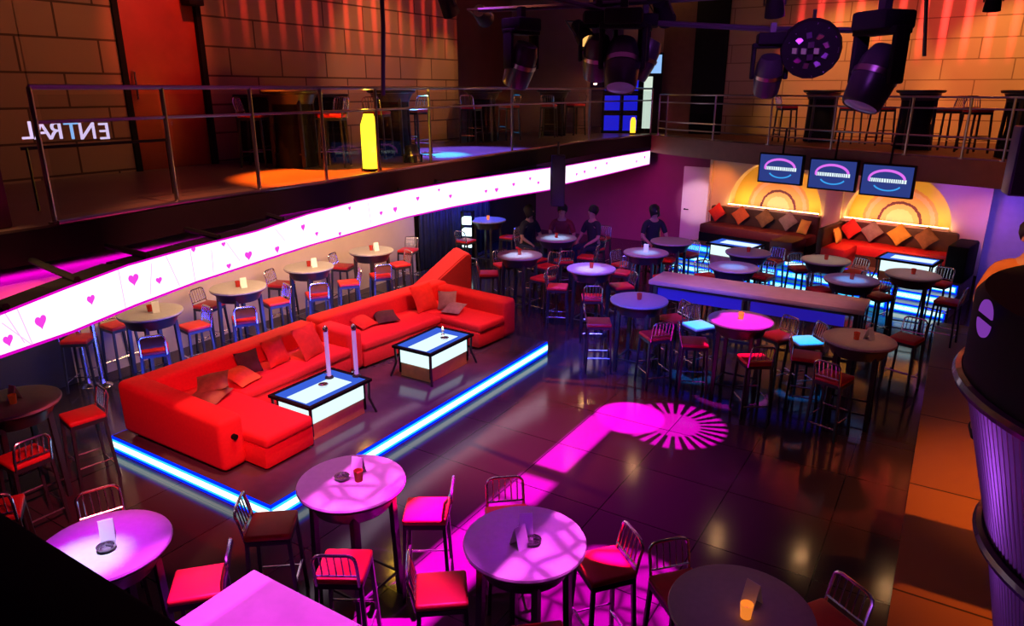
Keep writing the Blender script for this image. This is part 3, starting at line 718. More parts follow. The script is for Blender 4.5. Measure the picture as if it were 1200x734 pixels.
for k in range(5): mb.bm.faces.new((lo[k], lo[(k + 1) % 5], hi[(k + 1) % 5], hi[k]))
mb.bm.faces.new(lo); mb.bm.faces.new(hi)
bmesh.ops.recalc_face_normals(mb.bm, faces=mb.bm.faces[:])
bmesh.ops.bevel(mb.bm, geom=mb.bm.edges[:], offset=.025, segments=3, affect='EDGES')
tag(mb.build('wedge_seat', M['sofa'], loc=(-8.55, 10.05, 0), rot=(0, 0, R(58))), 'red sloped wedge seat beyond the back of the far sofa', 'seat')
CG = 'scatter cushions on the sofas'
SS = SZ + .40
def sc_(px, py, z, rot, k, label, s=1.): p = at(px, py, z); cushion(p, rot, k, label, CG, s)
sc_(246, 462, SS + .07, (R(8), R(5), R(20)), 'pil_br', 'lower brown patterned cushion on the near sofa', 1.05)
sc_(249, 448, SS + .17, (R(14), R(-8), R(50)), 'pil_br', 'brown patterned cushion stacked on another on the near sofa', 1.)
sc_(283, 440, SS + .09, (R(20), 0, R(100)), 'pil_or', 'orange cushion beside the brown stack on the near sofa', 1.)
sc_(291, 425, SS + .16, (R(65), 0, R(80)), 'pil_dk', 'dark purple cushion leaning on the back of the near sofa', .85)
sc_(323, 412, SS + .18, (R(65), 0, R(95)), 'pil_red', 'small red cushion leaning on the back of the near sofa', 1.)
sc_(362, 400, SS + .2, (R(62), 0, R(100)), 'pil_red', 'large red cushion at the joint of the two sofas', 1.25)
sc_(452, 371, SS + .07, (R(12), 0, R(60)), 'pil_dk', 'dark purple cushion lying on the far sofa', 1.)
sc_(424, 376, SS + .09, (R(20), 0, R(95)), 'pil_red', 'red cushion lying beside the dark one on the far sofa', 1.)
sc_(497, 349, SS + .2, (R(62), 0, R(80)), 'pil_red', 'large red cushion in the corner of the far sofa', 1.25)
sc_(524, 352, SS + .16, (R(65), 0, R(30)), 'pil_gr', 'grey cushion leaning in the corner of the far sofa', .85)
sc_(532, 361, SS + .08, (R(15), 0, R(10)), 'pil_gr', 'grey pink cushion lying on the chaise of the far sofa', .9)

# lit coffee tables
def make_lit_table():
    o = empty('lit_coffee_table'); a, b = .34, .50
    mb = MB()
    for x0, x1, y0, y1 in ((-a, a, -b, -b + .045), (-a, a, b - .045, b), (-a, -a + .045, -b, b), (a - .045, a, -b, b)): mb.bb(x0, x1, y0, y1, .415, .45)
    for x, y in ((-1, -1), (1, -1), (-1, 1), (1, 1)):
        mb.bb(x * (a - .075) - .012, x * (a - .075) + .012, y * (b - .075) - .012, y * (b - .075) + .012, .05, .42)
    mb.build('frame', M['matt'], o)
    for x, y in ((-1, -1), (1, -1), (-1, 1), (1, 1)):
        mb = MB(); mb.tube([(x * (a - .03), y * (b - .03), .43), (x * (a - .035), y * (b - .035), .2), (x * (a + .02), y * (b + .02), 0)], .016, 6); mb.build('leg', M['black'], o)
    mb = MB(); mb.bb(-a + .045, a - .045, -b + .045, b - .045, .42, .44); mb.build('glass_top', M['glowtop'], o)
    c, d = a - .07, b - .07
    for x0, x1, y0, y1 in ((-c + .01, c - .01, -d, -d + .01), (-c + .01, c - .01, d - .01, d), (-c, -c + .01, -d + .01, d - .01), (c - .01, c, -d + .01, d - .01)):
        mb = MB(); mb.bb(x0, x1, y0, y1, .2, .4); mb.build('light_panel', M['glow'], o)
    mb = MB(); mb.bb(-c + .01, c - .01, -d + .01, d - .01, .0, .2); mb.build('plinth', M['plinth'], o)
    mb = MB(); mb.bb(-.12, .2, -b + .08, b - .2, .44, .4415); mb.build('reflection_patch', M['glow'], o)  # white reflection on the glass put in as a thin glowing sheet
    return o
LT = Proto(make_lit_table())
LT.place((-5.98, 5.33, SZ), 0, 'glowing white coffee table holding two tall drink tubes', 'coffee table', 'lit coffee tables')
LT.place((-5.87, 7.34, SZ), 0, 'glowing white coffee table with a single candle', 'coffee table', 'lit coffee tables')
for (px, py), lab in (((866, 287), 'glowing white box table on the platform before the maroon banquette'), ((1068, 305), 'glowing white box table on the platform before the red banquette')):
    p = at(px, py, .9) + AN * .16; p.z = .51; LT.place(p, AR + PI / 2, lab, 'coffee table', 'lit coffee tables')
TT = SZ + .4425
def beer_tower():
    o = empty('drink_tower')
    mb = MB(); mb.lathe([(0, 0), (.055, 0), (.05, .02), (.03, .03), (0, .03)], 16); mb.build('base', M['black'], o)
    mb = MB(); mb.cyl((0, 0, .03), (0, 0, .6), .026, n=14); mb.build('tube', M['acry'], o)
    mb = MB(); mb.lathe([(.03, .6), (.033, .64), (.015, .67), (0, .68)], 14); mb.build('cap', M['chrome'], o)
    mb = MB(); mb.cyl((0, -.02, .08), (0, -.07, .08), .008, n=6); mb.build('tap', M['chrome'], o)
    return o
BT = Proto(beer_tower())
p1 = at(386, 443, TT); p2 = at(418, 441, TT)
BT.place((p1.x, p1.y, TT), 0, 'tall purple-lit drink tube nearer the sofa seat', 'drink tower', 'drink towers'); BT.place((p2.x, p2.y, TT), 0, 'tall purple-lit drink tube near the far corner of the coffee table', 'drink tower', 'drink towers')
p1 = at(379, 453, TT); ASH.place((p1.x, p1.y, TT), 0, 'small dish on the lit table with the drink tubes', 'ashtray', 'table centrepieces')
p1 = at(521, 398, TT); ASH.place((p1.x, p1.y, TT), 0, 'small dish on the lit table beside the candle', 'ashtray', 'table centrepieces')
o = empty('candle_holder', at(519, 392, TT), 0, 'small burning candle in a holder on the far lit coffee table', 'candle')
mb = MB(); mb.lathe([(0, 0), (.03, 0), (.01, .015), (.01, .04), (.028, .05), (0, .05)], 14); mb.build('holder', M['chrome'], o)
mb = MB(); mb.lathe([(0, .05), (.02, .05), (.02, .075), (0, .075)], 12); mb.build('candle', M['card'], o)
mb = MB(); mb.lathe([(0, .075), (.012, .09), (.006, .115), (0, .125)], 10); mb.build('flame', M['flame'], o)
# chrome poles at the wall
for px, lab in ((104, 'chrome pole with flared foot nearer the dark wall'), (121, 'chrome pole with flared foot nearer the wall tables')):
    p = at(px, 452); o = empty('chrome_pole', p, 0, lab, 'pole', 'chrome poles')
    mb = MB(); mb.cyl((0, 0, .05), (0, 0, 2.6), .035, n=14); mb.build('shaft', M['chrome'], o)
    mb = MB(); mb.lathe([(0, 0), (.13, 0), (.12, .015), (.05, .05), (.035, .1), (0, .1)], 20); mb.build('foot', M['chrome'], o)

# blue curtain and cyan shelf lights at the back left
mb = MB(); n = 60
for k in range(n):
    y0, y1 = k / n * 2.9, (k + 1) / n * 2.9; f = lambda y: .05 * math.sin(y * 26)
    mb.quad((f(y0), y0, 0), (f(y1), y1, 0), (f(y1), y1, 2.5), (f(y0), y0, 2.5))
o = mb.build('curtain', M['bluefab'], loc=(-10.15, 12.3, .02)); so = o.modifiers.new('thick', 'SOLIDIFY'); so.thickness = .02
tag(o, 'dark blue pleated curtain at the end of the tan wall', 'curtain')
o = empty('lit_shelf_rack', at(549, 311, 0), R(20), 'black rack of three glowing cyan shelves by the blue curtain', 'shelf rack')
for k in range(3):
    mb = MB(); mb.bb(-.12, .12, -.1, .1, .45 + k * .27, .62 + k * .27, .02); mb.build('lit_shelf', M['led'], o)
mb = MB()
for x in (-.13, .13): mb.bb(x - .012, x + .012, -.1, .1, 0, 1.3)
mb.bb(-.13, .13, -.1, .1, 1.28, 1.3); mb.build('frame', M['matt'], o)

# ------------------------------------------------------------------ screens
def seg_tube(mb, pts, r): mb.tube(pts, r, 5)
def make_tv():
    o = empty('screen'); w, h = .42, .26
    mb = MB(); mb.bb(-w - .03, w + .03, 0, .09, -h - .03, h + .03, .01); mb.build('case', M['matt'], o)
    mb = MB(); mb.bb(-w, w, -.006, .0, -h, h); mb.build('display', emis('display_blue', (.035, .06, .30), .75), o)
    mb = MB(); q = [(-.3 * math.cos(R(t)) + .0, -.012, .02 + .16 * math.sin(R(t))) for t in range(-15, 176, 10)]; mb.tube(q, .022, 6); mb.build('logo_arc', emis('logo_pink', (.85, .18, 1), .9), o)
    mb = MB(); q = [(.24 * math.cos(R(t)) + .02, -.012, -.04 - .13 * math.sin(R(t))) for t in range(25, 156, 10)]; mb.tube(q, .014, 6); mb.build('logo_reflection', emis('logo_cyan', (.05, .4, 1), .9), o)
    mb = MB()
    x = -.29
    while x < .3:
        wd = random.uniform(.018, .035); mb.bb(x, x + wd, -.012, -.006, -.03 - .04 * 0, .035); x += wd + .012
    mb.build('logo_lettering', emis('logo_white', (.8, .95, 1), 1.), o)
    mb = MB(); mb.cyl((0, .05, h), (0, .1, h + .5), .02, n=8); mb.build('bracket', M['matt'], o)
    return o
TV = Proto(make_tv())
for (px, py), dist, lab in (((914, 198), 15.0, 'blue screen with pink ring logo, first from the white door'), ((975, 205), 14.7, 'blue screen with pink ring logo, middle of the three'), ((1039, 212), 14.4, 'blue screen with pink ring logo, nearest the railing end')):
    p = atd(px, py, dist); o = TV.place(p, R(-14), lab, 'screen', 'hanging screens')

# ------------------------------------------------------------------ balcony furniture
UN = {}
def utable(key, px, py, label, off=None):
    p = at(px, py, MZ); p.z = MZ; TAB[key] = p; NAMES[key] = label
    TABLEB.place(p, .4, 'black round bar table, ' + label, 'table', 'balcony bar tables')
def utable_at(key, x, y, label):
    TAB[key] = Vector((x, y, MZ)); NAMES[key] = label; TABLEB.place((x, y, MZ), .4, 'black round bar table, ' + label, 'table', 'balcony bar tables')
utable_at('U1', -8.4, 7.4, 'on the balcony, near the red door'); utable_at('U2', -8.5, 9.7, 'on the balcony, by the added yellow column'); utable_at('U3', -9.1, 13.4, 'on the balcony, by the blue tube'); utable_at('U4', -8.7, 15.9, 'on the balcony, by the blue-lit shelves')
utable('F1', 958, 166, 'on the far balcony, nearest the dark doorway'); utable('F2', 1068, 175, 'in the middle of the far balcony'); utable('F3', 1192, 186, 'at the far balcony end by the speaker')
def ustool(key, dx, dy, where):
    t = TAB[key]; a = math.atan2(-dy, -dx) - PI / 2
    STOOL.place((t.x + dx, t.y + dy, MZ), a, f'stool {where} black table {NAMES[key].replace(", ", " ")}', 'stool', 'balcony bar stools')
for k, dx, dy, w in (('U1', .1, .62, 'beyond'), ('U1', .5, .3, 'railing side of'), ('U1', -.5, -.3, 'wall side of'), ('U2', 0, .65, 'beyond'), ('U2', .2, -.6, 'before'), ('U3', .3, .6, 'beyond'), ('U3', .1, -.6, 'before'), ('U4', .2, -.6, 'before'), ('U4', .3, .6, 'beyond')): ustool(k, dx, dy, w)
def ustool_px(key, px, py, w):
    p = at(px, py, MZ); t = TAB[key]; ustool(key, p.x - t.x, p.y - t.y, w)
ustool_px('F1', 918, 166, 'on the doorway side of'); ustool_px('F1', 992, 168, 'on the near side of'); ustool_px('F2', 1029, 170, 'on the doorway side of'); ustool_px('F2', 1103, 175, 'on the speaker side of'); ustool_px('F3', 1137, 179, 'on the doorway side of')
# big black cabinet beside the first balcony table
o = empty('cabinet', (-9.35, 8.35, MZ), 0, 'black cabinet against the stone wall behind the first balcony table', 'cabinet')
mb = MB(); mb.bb(-.4, .35, -.85, .75, 0, .98, .01); mb.build('body', M['matt'], o)
mb = MB(); mb.bb(-.43, .38, -.9, .8, .98, 1.03, .01); mb.build('worktop', M['black'], o)
for k in range(2):
    mb = MB(); mb.bb(.35, .365, -.82 + k * .79, -.06 + k * .79, .05, .93); d = mb.build('door', M['matt'], o)
    mb = MB(); mb.cyl((.375, -.1 + k * .1, .5), (.375, -.1 + k * .1, .65), .008, n=6); mb.build('handle', M['steel'], d)
# lamps on the balcony, and an added column for a glass reflection
def lamp_column(name, p, h, r, m, label, cat):
    o = empty(name, p, 0, label, cat)
    mb = MB(); mb.lathe([(0, 0), (r * 1.2, 0), (r * 1.2, .04), (0, .04)], 20); mb.build('base', M['matt'], o)
    mb = MB(); mb.lathe([(0, .04), (r, .04), (r, h * .8), (r * .55, h), (0, h)], 20); mb.build('shade', m, o); return o
p = at(440, 203, MZ); lamp_column('reflection_column', (-7.05, 7.55, MZ), .78, .12, emis('reflection_yellow', (1, .72, .02), 3.), 'added glowing yellow column standing in for a reflection in the balcony glass', 'lamp')  # added column, no lamp of the place: stands in for a reflection
lamp_column('tube_light', (-9.75, 14.1, MZ), 1.0, .06, emis('lamp_cyan', (.0, .45, 1), 2.2), 'upright blue light tube at the back of the balcony', 'lamp')
# blue-lit shelf unit
o = empty('lit_shelf_unit', (-7.85, 18.1, MZ), R(22), 'tall dark shelf unit with blue-lit back panels on the balcony', 'shelf unit')
mb = MB()
for z in (.0, .45, .52, .95, 1.02, 1.45): mb.bb(-.5, .5, -.3, .1, z, z + .05)
for x in (-.5, .0, .45): mb.bb(x, x + .05, -.3, .1, 0, 1.5)
mb.build('frame', M['matt'], o)
for z0, z1 in ((.05, .45), (.57, .95), (1.07, 1.45)):
    for x0 in (-.45, .05):
        mb = MB(); mb.bb(x0, x0 + .4, .02, .05, z0, z1); mb.build('lit_panel', emis('shelf_blue', (.02, .02, 1), .65), o)
lamp_column('table_lamp', (-7.25, 17.5, MZ), .42, .07, emis('lamp_amber', (1, .45, .02), 2.5), 'small glowing amber lamp behind the balcony corner', 'lamp')
# bright glazed doorway with a lit fridge
o = empty('display_fridge', (-7.12, 18.2, MZ), R(22), 'tall glass-fronted display fridge glowing white at the balcony corner', 'fridge')
mb = MB(); mb.bb(-.3, .3, 0, .5, 0, 2.0); mb.build('cabinet', M['matt'], o)
mb = MB(); mb.bb(-.16, .06, -.012, .0, .12, 1.42); mb.build('glass_door', emis('fridge_glow', (.75, .9, .75), .9), o)
mb = MB(); mb.bb(-.24, .26, -.012, .0, 1.5, 1.95); mb.build('header_sign', emis('fridge_header', (.3, .55, 1), 1.), o)
# wall sconce above the red door
o = empty('wall_sconce', (-9.72, 6.9, 5.15), 0, 'small black wall sconce beside the red door', 'sconce')
mb = MB(); mb.bb(-.08, .12, -.12, .12, 0, .12, .01); mb.build('housing', M['matt'], o)
mb = MB(); mb.bb(-.02, .11, -.11, .11, .12, .16); mb.build('lens', emis('sconce_lens', (1, .5, .15), 1.6), o)
# back-to-front letters: a sign's reflection in the glass put in as solid shapes
sg = empty('reflected_letters', (0, 0, 0), 0, 'back-to-front glowing white ENTRAL letters standing in for a reflection in the balcony glass', 'sign')
for ch, px in zip('ENTRAL', (124, 104, 86, 67, 51, 34)):
    cu = bpy.data.curves.new('letter', 'FONT'); cu.body = ch; cu.size = .23; cu.align_x = 'CENTER'; cu.extrude = .008
    c = bpy.data.objects.new('letter', cu); COL.objects.link(c); cu.materials.append(emis('letter_glow', (.85, .65, 1) if ch != 'T' else (.3, .55, 1), .95))
    q = ray(px, 163); t = -7.35 / q.x; c.location = (-7.35, q.y * t, CAMZ + q.z * t)
    c.rotation_euler = (PI / 2, 0, -PI / 2); bpy.context.view_layer.update()
    me = bpy.data.meshes.new_from_object(c.evaluated_get(bpy.context.evaluated_depsgraph_get())); loc_, rot_ = c.location.copy(), c.rotation_euler.copy(); bpy.data.objects.remove(c)
    c = bpy.data.objects.new('letter', me); COL.objects.link(c); c.location = loc_; c.rotation_euler = rot_; c.parent = sg
mb = MB(); z_ = sg.children[0].location.z
mb.bb(-7.37, -7.36, 3.25, 4.75, z_ - .06, z_ - .03); mb.build('letter_rail', M['black'], sg)
for y in (3.3, 4.7):
    mb = MB(); mb.cyl((-7.365, y, MZ), (-7.365, y, z_ - .04), .012, n=6); mb.build('support', M['black'], sg)

# ------------------------------------------------------------------ rig above: pipes and moving heads
def pipe(pts, r, label):
    mb = MB(); mb.tube(pts, r, 8); return tag(mb.build('lighting_pipe', M['black']), label, 'pipe', 'lighting pipes')
RD = 8.6
pipe([atd(545, -8, RD), atd(640, -4, RD), atd(768, 27, RD), atd(900, 34, RD), atd(1040, 36, RD)], .03, 'bent black lighting pipe carrying the moving heads')
pipe([atd(560, 12, RD + .1), atd(690, 6, RD + .1), atd(835, -3, RD + .1), atd(905, -8, RD + .1)], .03, 'upper black lighting pipe over the fixture cluster')
pipe([atd(447, -12, 9.), atd(449, 30, 9.), atd(449, 112, 9.0)], .025, 'thin plum drop pipe in front of the stone wall')
pipe([atd(1086, -10, 12.), atd(1083, 66, 12.)], .025, 'thin drop pipe before the far stone wall')
def moving_head():
    o = empty('moving_head_light')      # hangs from z = 0 downwards
    mb = MB(); mb.bb(-.15, .15, -.13, .13, -.16, -.04, .02); mb.build('base', M['matt'], o)
    mb = MB(); mb.bb(-.03, .03, -.03, .03, -.05, .06); mb.build('clamp', M['black'], o)
    for s in (-1, 1):
        mb = MB(); mb.bb(s * .17 - .02, s * .17 + .02, -.06, .06, -.5, -.14, .015); mb.build('yoke_arm', M['matt'], o)
    mb = MB(); mb.bb(-.19, .19, -.07, .07, -.19, -.14, .01); mb.build('yoke_bridge', M['matt'], o)
    q = (R(-155), 0, R(0))
    h = MB(); h.lathe([(0, -.2), (.1, -.19), (.135, -.1), (.145, .05), (.13, .2), (.12, .22), (.1, .2), (0, .2)], 20, (0, 0, -.45), q); h.build('head', M['black'], o)
    h = MB(); h.lathe([(.0, .205), (.1, .203), (.11, .215), (0, .235)], 20, (0, 0, -.45), q); h.build('lens', M['glasslens'], o)
    h = MB(); h.lathe([(.147, -.02), (.152, -.02), (.152, .02), (.147, .02)], 20, (0, 0, -.45), q); h.build('trim_ring', M['steel'], o)
    return o
M['glasslens'] = mat('lens_glass', (.25, .2, .35), .08, 0., emit=(.4, .2, .8), es=.03)
MH = Proto(moving_head())
for (px, py), d, rz, s, lab in (((1038, 5), 7.6, 140, 1.35, 'largest black moving head light, hanging at the pipe end over the far balcony'), ((906, 34), 8.4, 20, 1.0, 'black moving head light hanging with its lens to the viewer'),
                             ((611, 16), 8.4, 75, 1.15, 'slim black moving head light hanging alone over the balcony'), ((702, 8), 8.6, 30, 1.15, 'black moving head light on the near side of the dense cluster'), ((732, 4), 8.4, 200, 1.35, 'large black moving head light in the middle of the dense cluster'), ((757, 12), 8.7, 110, 1.1, 'black moving head light on the far side of the dense cluster')):
    MH.place(atd(px, py, d), R(rz), lab, 'stage light', 'moving head lights', s)
def scanner():
    o = empty('effect_light')
    mb = MB(); mb.lathe([(0, .24), (.2, .2), (.3, .05), (.28, -.06), (0, -.08)], 18); mb.build('housing', M['matt'], o)
    mb = MB()
    for i in range(3):
        for k in range(4 + i * 5):
            a = 2 * PI * k / (4 + i * 5); rr = .06 + i * .09; z = -.08 + .03 * i
            mb.box((math.cos(a) * rr, math.sin(a) * rr, z - .02), (.055, .055, .02), (.5 * math.sin(a), -.5 * math.cos(a), a))
    mb.build('mirror_facets', M['mirror'], o)
    mb = MB(); mb.tube([(0, 0, .2), (0, .12, .3), (0, .35, .25)], .02, 6); mb.build('clamp', M['black'], o)
    return o
M['mirror'] = mat('purple_mirror', (.6, .35, .75), .38, 1.)
e = Proto(scanner()); o = e.place(atd(950, 58, 8.3), .4, 'mirrored purple-glinting effect light under the lighting pipe', 'stage light'); o.rotation_euler = (Vector((0, 0, 2.6)) - o.location).to_track_quat('-Z', 'Y').to_euler()
def par_can():
    o = empty('spot_lamp')
    mb = MB(); mb.lathe([(0, .2), (.07, .2), (.09, .1), (.11, -.12), (.1, -.12), (.08, .08), (0, .09)], 16); mb.build('can', M['matt'], o)
    mb = MB(); mb.lathe([(0, -.07), (.09, -.07), (.09, -.06), (0, -.06)], 16); mb.build('lens', M['amberlens'], o)
    mb = MB(); mb.tube([(-.11, 0, 0), (-.12, 0, .26), (.12, 0, .26), (.11, 0, 0)], .012, 5); mb.build('bracket', M['black'], o)
    return o
M['amberlens'] = emis('amber_lens', (1, .45, .12), 1.4)
PC = Proto(par_can())
for (px, py), d, rz, tilt, lab in (((525, 6), 9.5, 0, 35, 'black spot lamp hanging over the corner of the stone wall'), ((684, 42), 8.6, 60, -50, 'small black spot lamp at the edge of the fixture cluster'), ((566, 18), 9.2, 20, 80, 'small spot lamp with glowing end beside the slim moving head'), ((908, 6), 9., 0, 20, 'small bright spot lamp above the lens-facing moving head'), ((1164, 2), 12.5, 0, 15, 'small bright spot lamp high before the far stone wall'), ((778, 16), 8.8, 0, 60, 'spot lamp with red glint at the bend of the pipe')):
    o = PC.place(atd(px, py, d), R(rz), lab, 'stage light', 'spot lamps'); o.rotation_euler = (R(tilt), 0, R(rz))
# fixture sitting on the light band
p = at(492, 213, 2.6)
o = MH.place((p.x - .12, p.y, 2.72), R(200), 'dark moving head light lying on top of the light band', 'stage light', 'moving head lights', .8); o.rotation_euler = (R(180), 0, R(250)); o.location.z = 2.62
# hanging speakers
def speaker(p, rz, w, d, h, m, label):
    o = empty('speaker', p, rz, label, 'speaker', 'hanging speakers')
    mb = MB(); mb.bb(-w / 2, w / 2, -d / 2, d / 2, -h / 2, h / 2, .015); mb.build('cabinet', m, o)
    mb = MB(); mb.bb(-w / 2 + .02, w / 2 - .02, -d / 2 - .012, -d / 2, -h / 2 + .02, h / 2 - .02); mb.build('grille', mat('speaker_grille', (.03, .02, .06), .6, noise=.4, scale=60), o)
    mb = MB(); mb.cyl((0, 0, h / 2), (0, 0, h / 2 + .25), .02, n=8); mb.build('bracket', M['black'], o)
    return o
p = at(654, 205, 2.4); speaker((p.x + .05, p.y - .1, 2.30), YAW, .26, .25, .98, mat('navy_cabinet', (.03, .02, .05), .6, noise=.2), 'dark column speaker in the gap between the two light boxes')
p = atd(1213, 189, 8.2); speaker(p, YAW - R(25), .38, .35, .62, mat('purple_cabinet', (.06, .03, .16), .4, noise=.2), 'dark purple speaker box hanging at the edge above the booth')

# ------------------------------------------------------------------ DJ booth, inverted ribbed drum
BC = Vector((1.56, 4.78, 0))
def rib_mat():
    m, nt, b = newmat('ribbed_metal'); b.inputs['Base Color'].default_value = (.42, .30, .42, 1); b.inputs['Metallic'].default_value = .8; b.inputs['Roughness'].default_value = .38
    n = nt.nodes.new('ShaderNodeTexNoise'); n.inputs['Scale'].default_value = 60; nt.links.new(n.outputs['Fac'], b.inputs['Roughness']) if False else None
    return m
o = empty('dj_booth', BC, 0, 'tapered ribbed metal booth with black top beside the walkway', 'dj booth')
def drum(r0, z0, r1, z1, n=180, amp=.022):
    mb = MB(); A_, B_ = [], []
    for k in range(n * 4):
        a = 2 * PI * k / (n * 4); w = (0, amp, amp, 0)[k % 4]
        A_.append(mb.bm.verts.new((math.cos(a) * (r0 + w), math.sin(a) * (r0 + w), z0))); B_.append(mb.bm.verts.new((math.cos(a) * (r1 + w), math.sin(a) * (r1 + w), z1)))
    N = n * 4
    for k in range(N): mb.bm.faces.new((A_[k], A_[(k + 1) % N], B_[(k + 1) % N], B_[k]))
    return mb
rm = rib_mat()
drum(1.05, 1.45, 1.31, 2.38).build('upper_cladding', rm, o, smooth=False)
drum(.72, .03, 1.03, 1.38).build('lower_cladding', rm, o, smooth=False)
for r, z in ((1.09, 1.41), (1.36, 2.40)):
    mb = MB(); mb.tube([(math.cos(2 * PI * k / 72) * r, math.sin(2 * PI * k / 72) * r, z) for k in range(72)], .04, 8, True); mb.build('trim_band', mat('purple_gloss_trim', (.08, .03, .1), .25, coat=.5), o)
mb = MB(); mb.lathe([(1.0, 2.05), (1.3, 2.36), (1.35, 2.42), (1.36, 2.86), (1.32, 2.92), (1.12, 2.92), (1.10, 2.86), (1.1, 2.1)], 72); mb.build('parapet', M['matt'], o)
mb = MB(); mb.lathe([(0, 1.98), (1.05, 1.98), (1.05, 2.04), (0, 2.04)], 48); mb.build('booth_floor', M['matt'], o)
lp = atd(1152, 374, 4.3)
lg = empty('emblem', (0, 0, 0)); lg.parent = o
mbs = []
a0 = None
dirv = (Vector((0, 0, 0)) - Vector((BC.x, BC.y, 0)))
az = math.atan2(-BC.y, -BC.x)
best = None
for k in range(-120, 121):
    a = az + R(k * .7)
    for zz in range(0, 40):
        z = 2.45 + zz * .012; P_ = Vector((BC.x + math.cos(a) * 1.37, BC.y + math.sin(a) * 1.37, z))
        d_ = P_ - Vector((0, 0, CAMZ)); fw = d_.x * HD[0] + d_.y * HD[1]; l = d_.x * RT[0] + d_.y * RT[1]
        zc = fw * math.cos(PITCH) - d_.z * math.sin(PITCH); yc = -d_.z * math.cos(PITCH) - fw * math.sin(PITCH)
        if zc < .1: continue
        e_ = (CX + FOC * l / zc - 1155) ** 2 + (CY + FOC * yc / zc - 374) ** 2
        if best is None or e_ < best[0]: best = (e_, a, z)
_, ea, ez = best
lg.location = (math.cos(ea) * 1.372, math.sin(ea) * 1.372, ez); lg.rotation_euler = (0, 0, ea + PI / 2)
bpy.data.objects.remove(lg)
mb = MB()
for sgn in (1, -1):
    pts = [(.09 * math.cos(R(t)), 0, sgn * (.018 + .085 * math.sin(R(t)))) for t in range(0, 181, 12)]
    vs0 = [mb.bm.verts.new((x, -.005, z)) for x, y, z in pts]; vs1 = [mb.bm.verts.new((x, .004, z)) for x, y, z in pts]
    mb.bm.faces.new(vs0)
    for k in range(len(pts)): mb.bm.faces.new((vs0[k], vs0[(k + 1) % len(pts)], vs1[(k + 1) % len(pts)], vs1[k]))
lgo = mb.build('emblem', emis('emblem_violet', (.26, .05, .5), .7), o, loc=(math.cos(ea) * 1.372, math.sin(ea) * 1.372, ez), rot=(0, 0, ea + PI / 2), smooth=False)

# ------------------------------------------------------------------ people
def skin_obj(name, verts, edges, radii, m, parent, sub_=2):
    me = bpy.data.meshes.new(name); me.from_pydata(verts, edges, []); o = bpy.data.objects.new(name, me); COL.objects.link(o); o.parent = parent
    me.materials.append(m); mod = o.modifiers.new('skin', 'SKIN'); mod.use_smooth_shade = True
    for v, r in zip(me.skin_vertices[0].data, radii): v.radius = (r, r) if not isinstance(r, tuple) else r
    me.skin_vertices[0].data[0].use_root = True
    s = o.modifiers.new('sub', 'SUBSURF'); s.levels = sub_; s.render_levels = sub_
    return o
class Rig:
    def __init__(s): s.v, s.e, s.r = [], [], []
    def add(s, p, r, par=None):
        s.v.append(tuple(p)); s.r.append(r); i = len(s.v) - 1
        if par is not None: s.e.append((par, i))
        return i
    def chain(s, par, *pr):
        for p, r in pr: par = s.add(p, r, par)
        return par
def hand(rg, wrist, wp, d, side):
    d = Vector(d).normalized(); up = Vector((0, 0, 1)); w = d.cross(up).normalized() * side
    if w.length < .1: w = Vector((1, 0, 0)) * side
    wp = Vector(wp); palm = rg.add(wp + d * .05, (.034, .02), wrist); kn = rg.add(wp + d * .085, (.036, .016), palm)
    for k, L in enumerate((.062, .072, .068, .054)):
        b = wp + d * .1 + w * (.027 - .018 * k)
        rg.chain(kn, (b, .009), (b + d * L * .5 - up * .008, .0085), (b + d * L - up * .03, .007))
    rg.chain(palm, (wp + d * .06 + w * .035, .011), (wp + d * .095 + w * .05 - up * .012, .009))
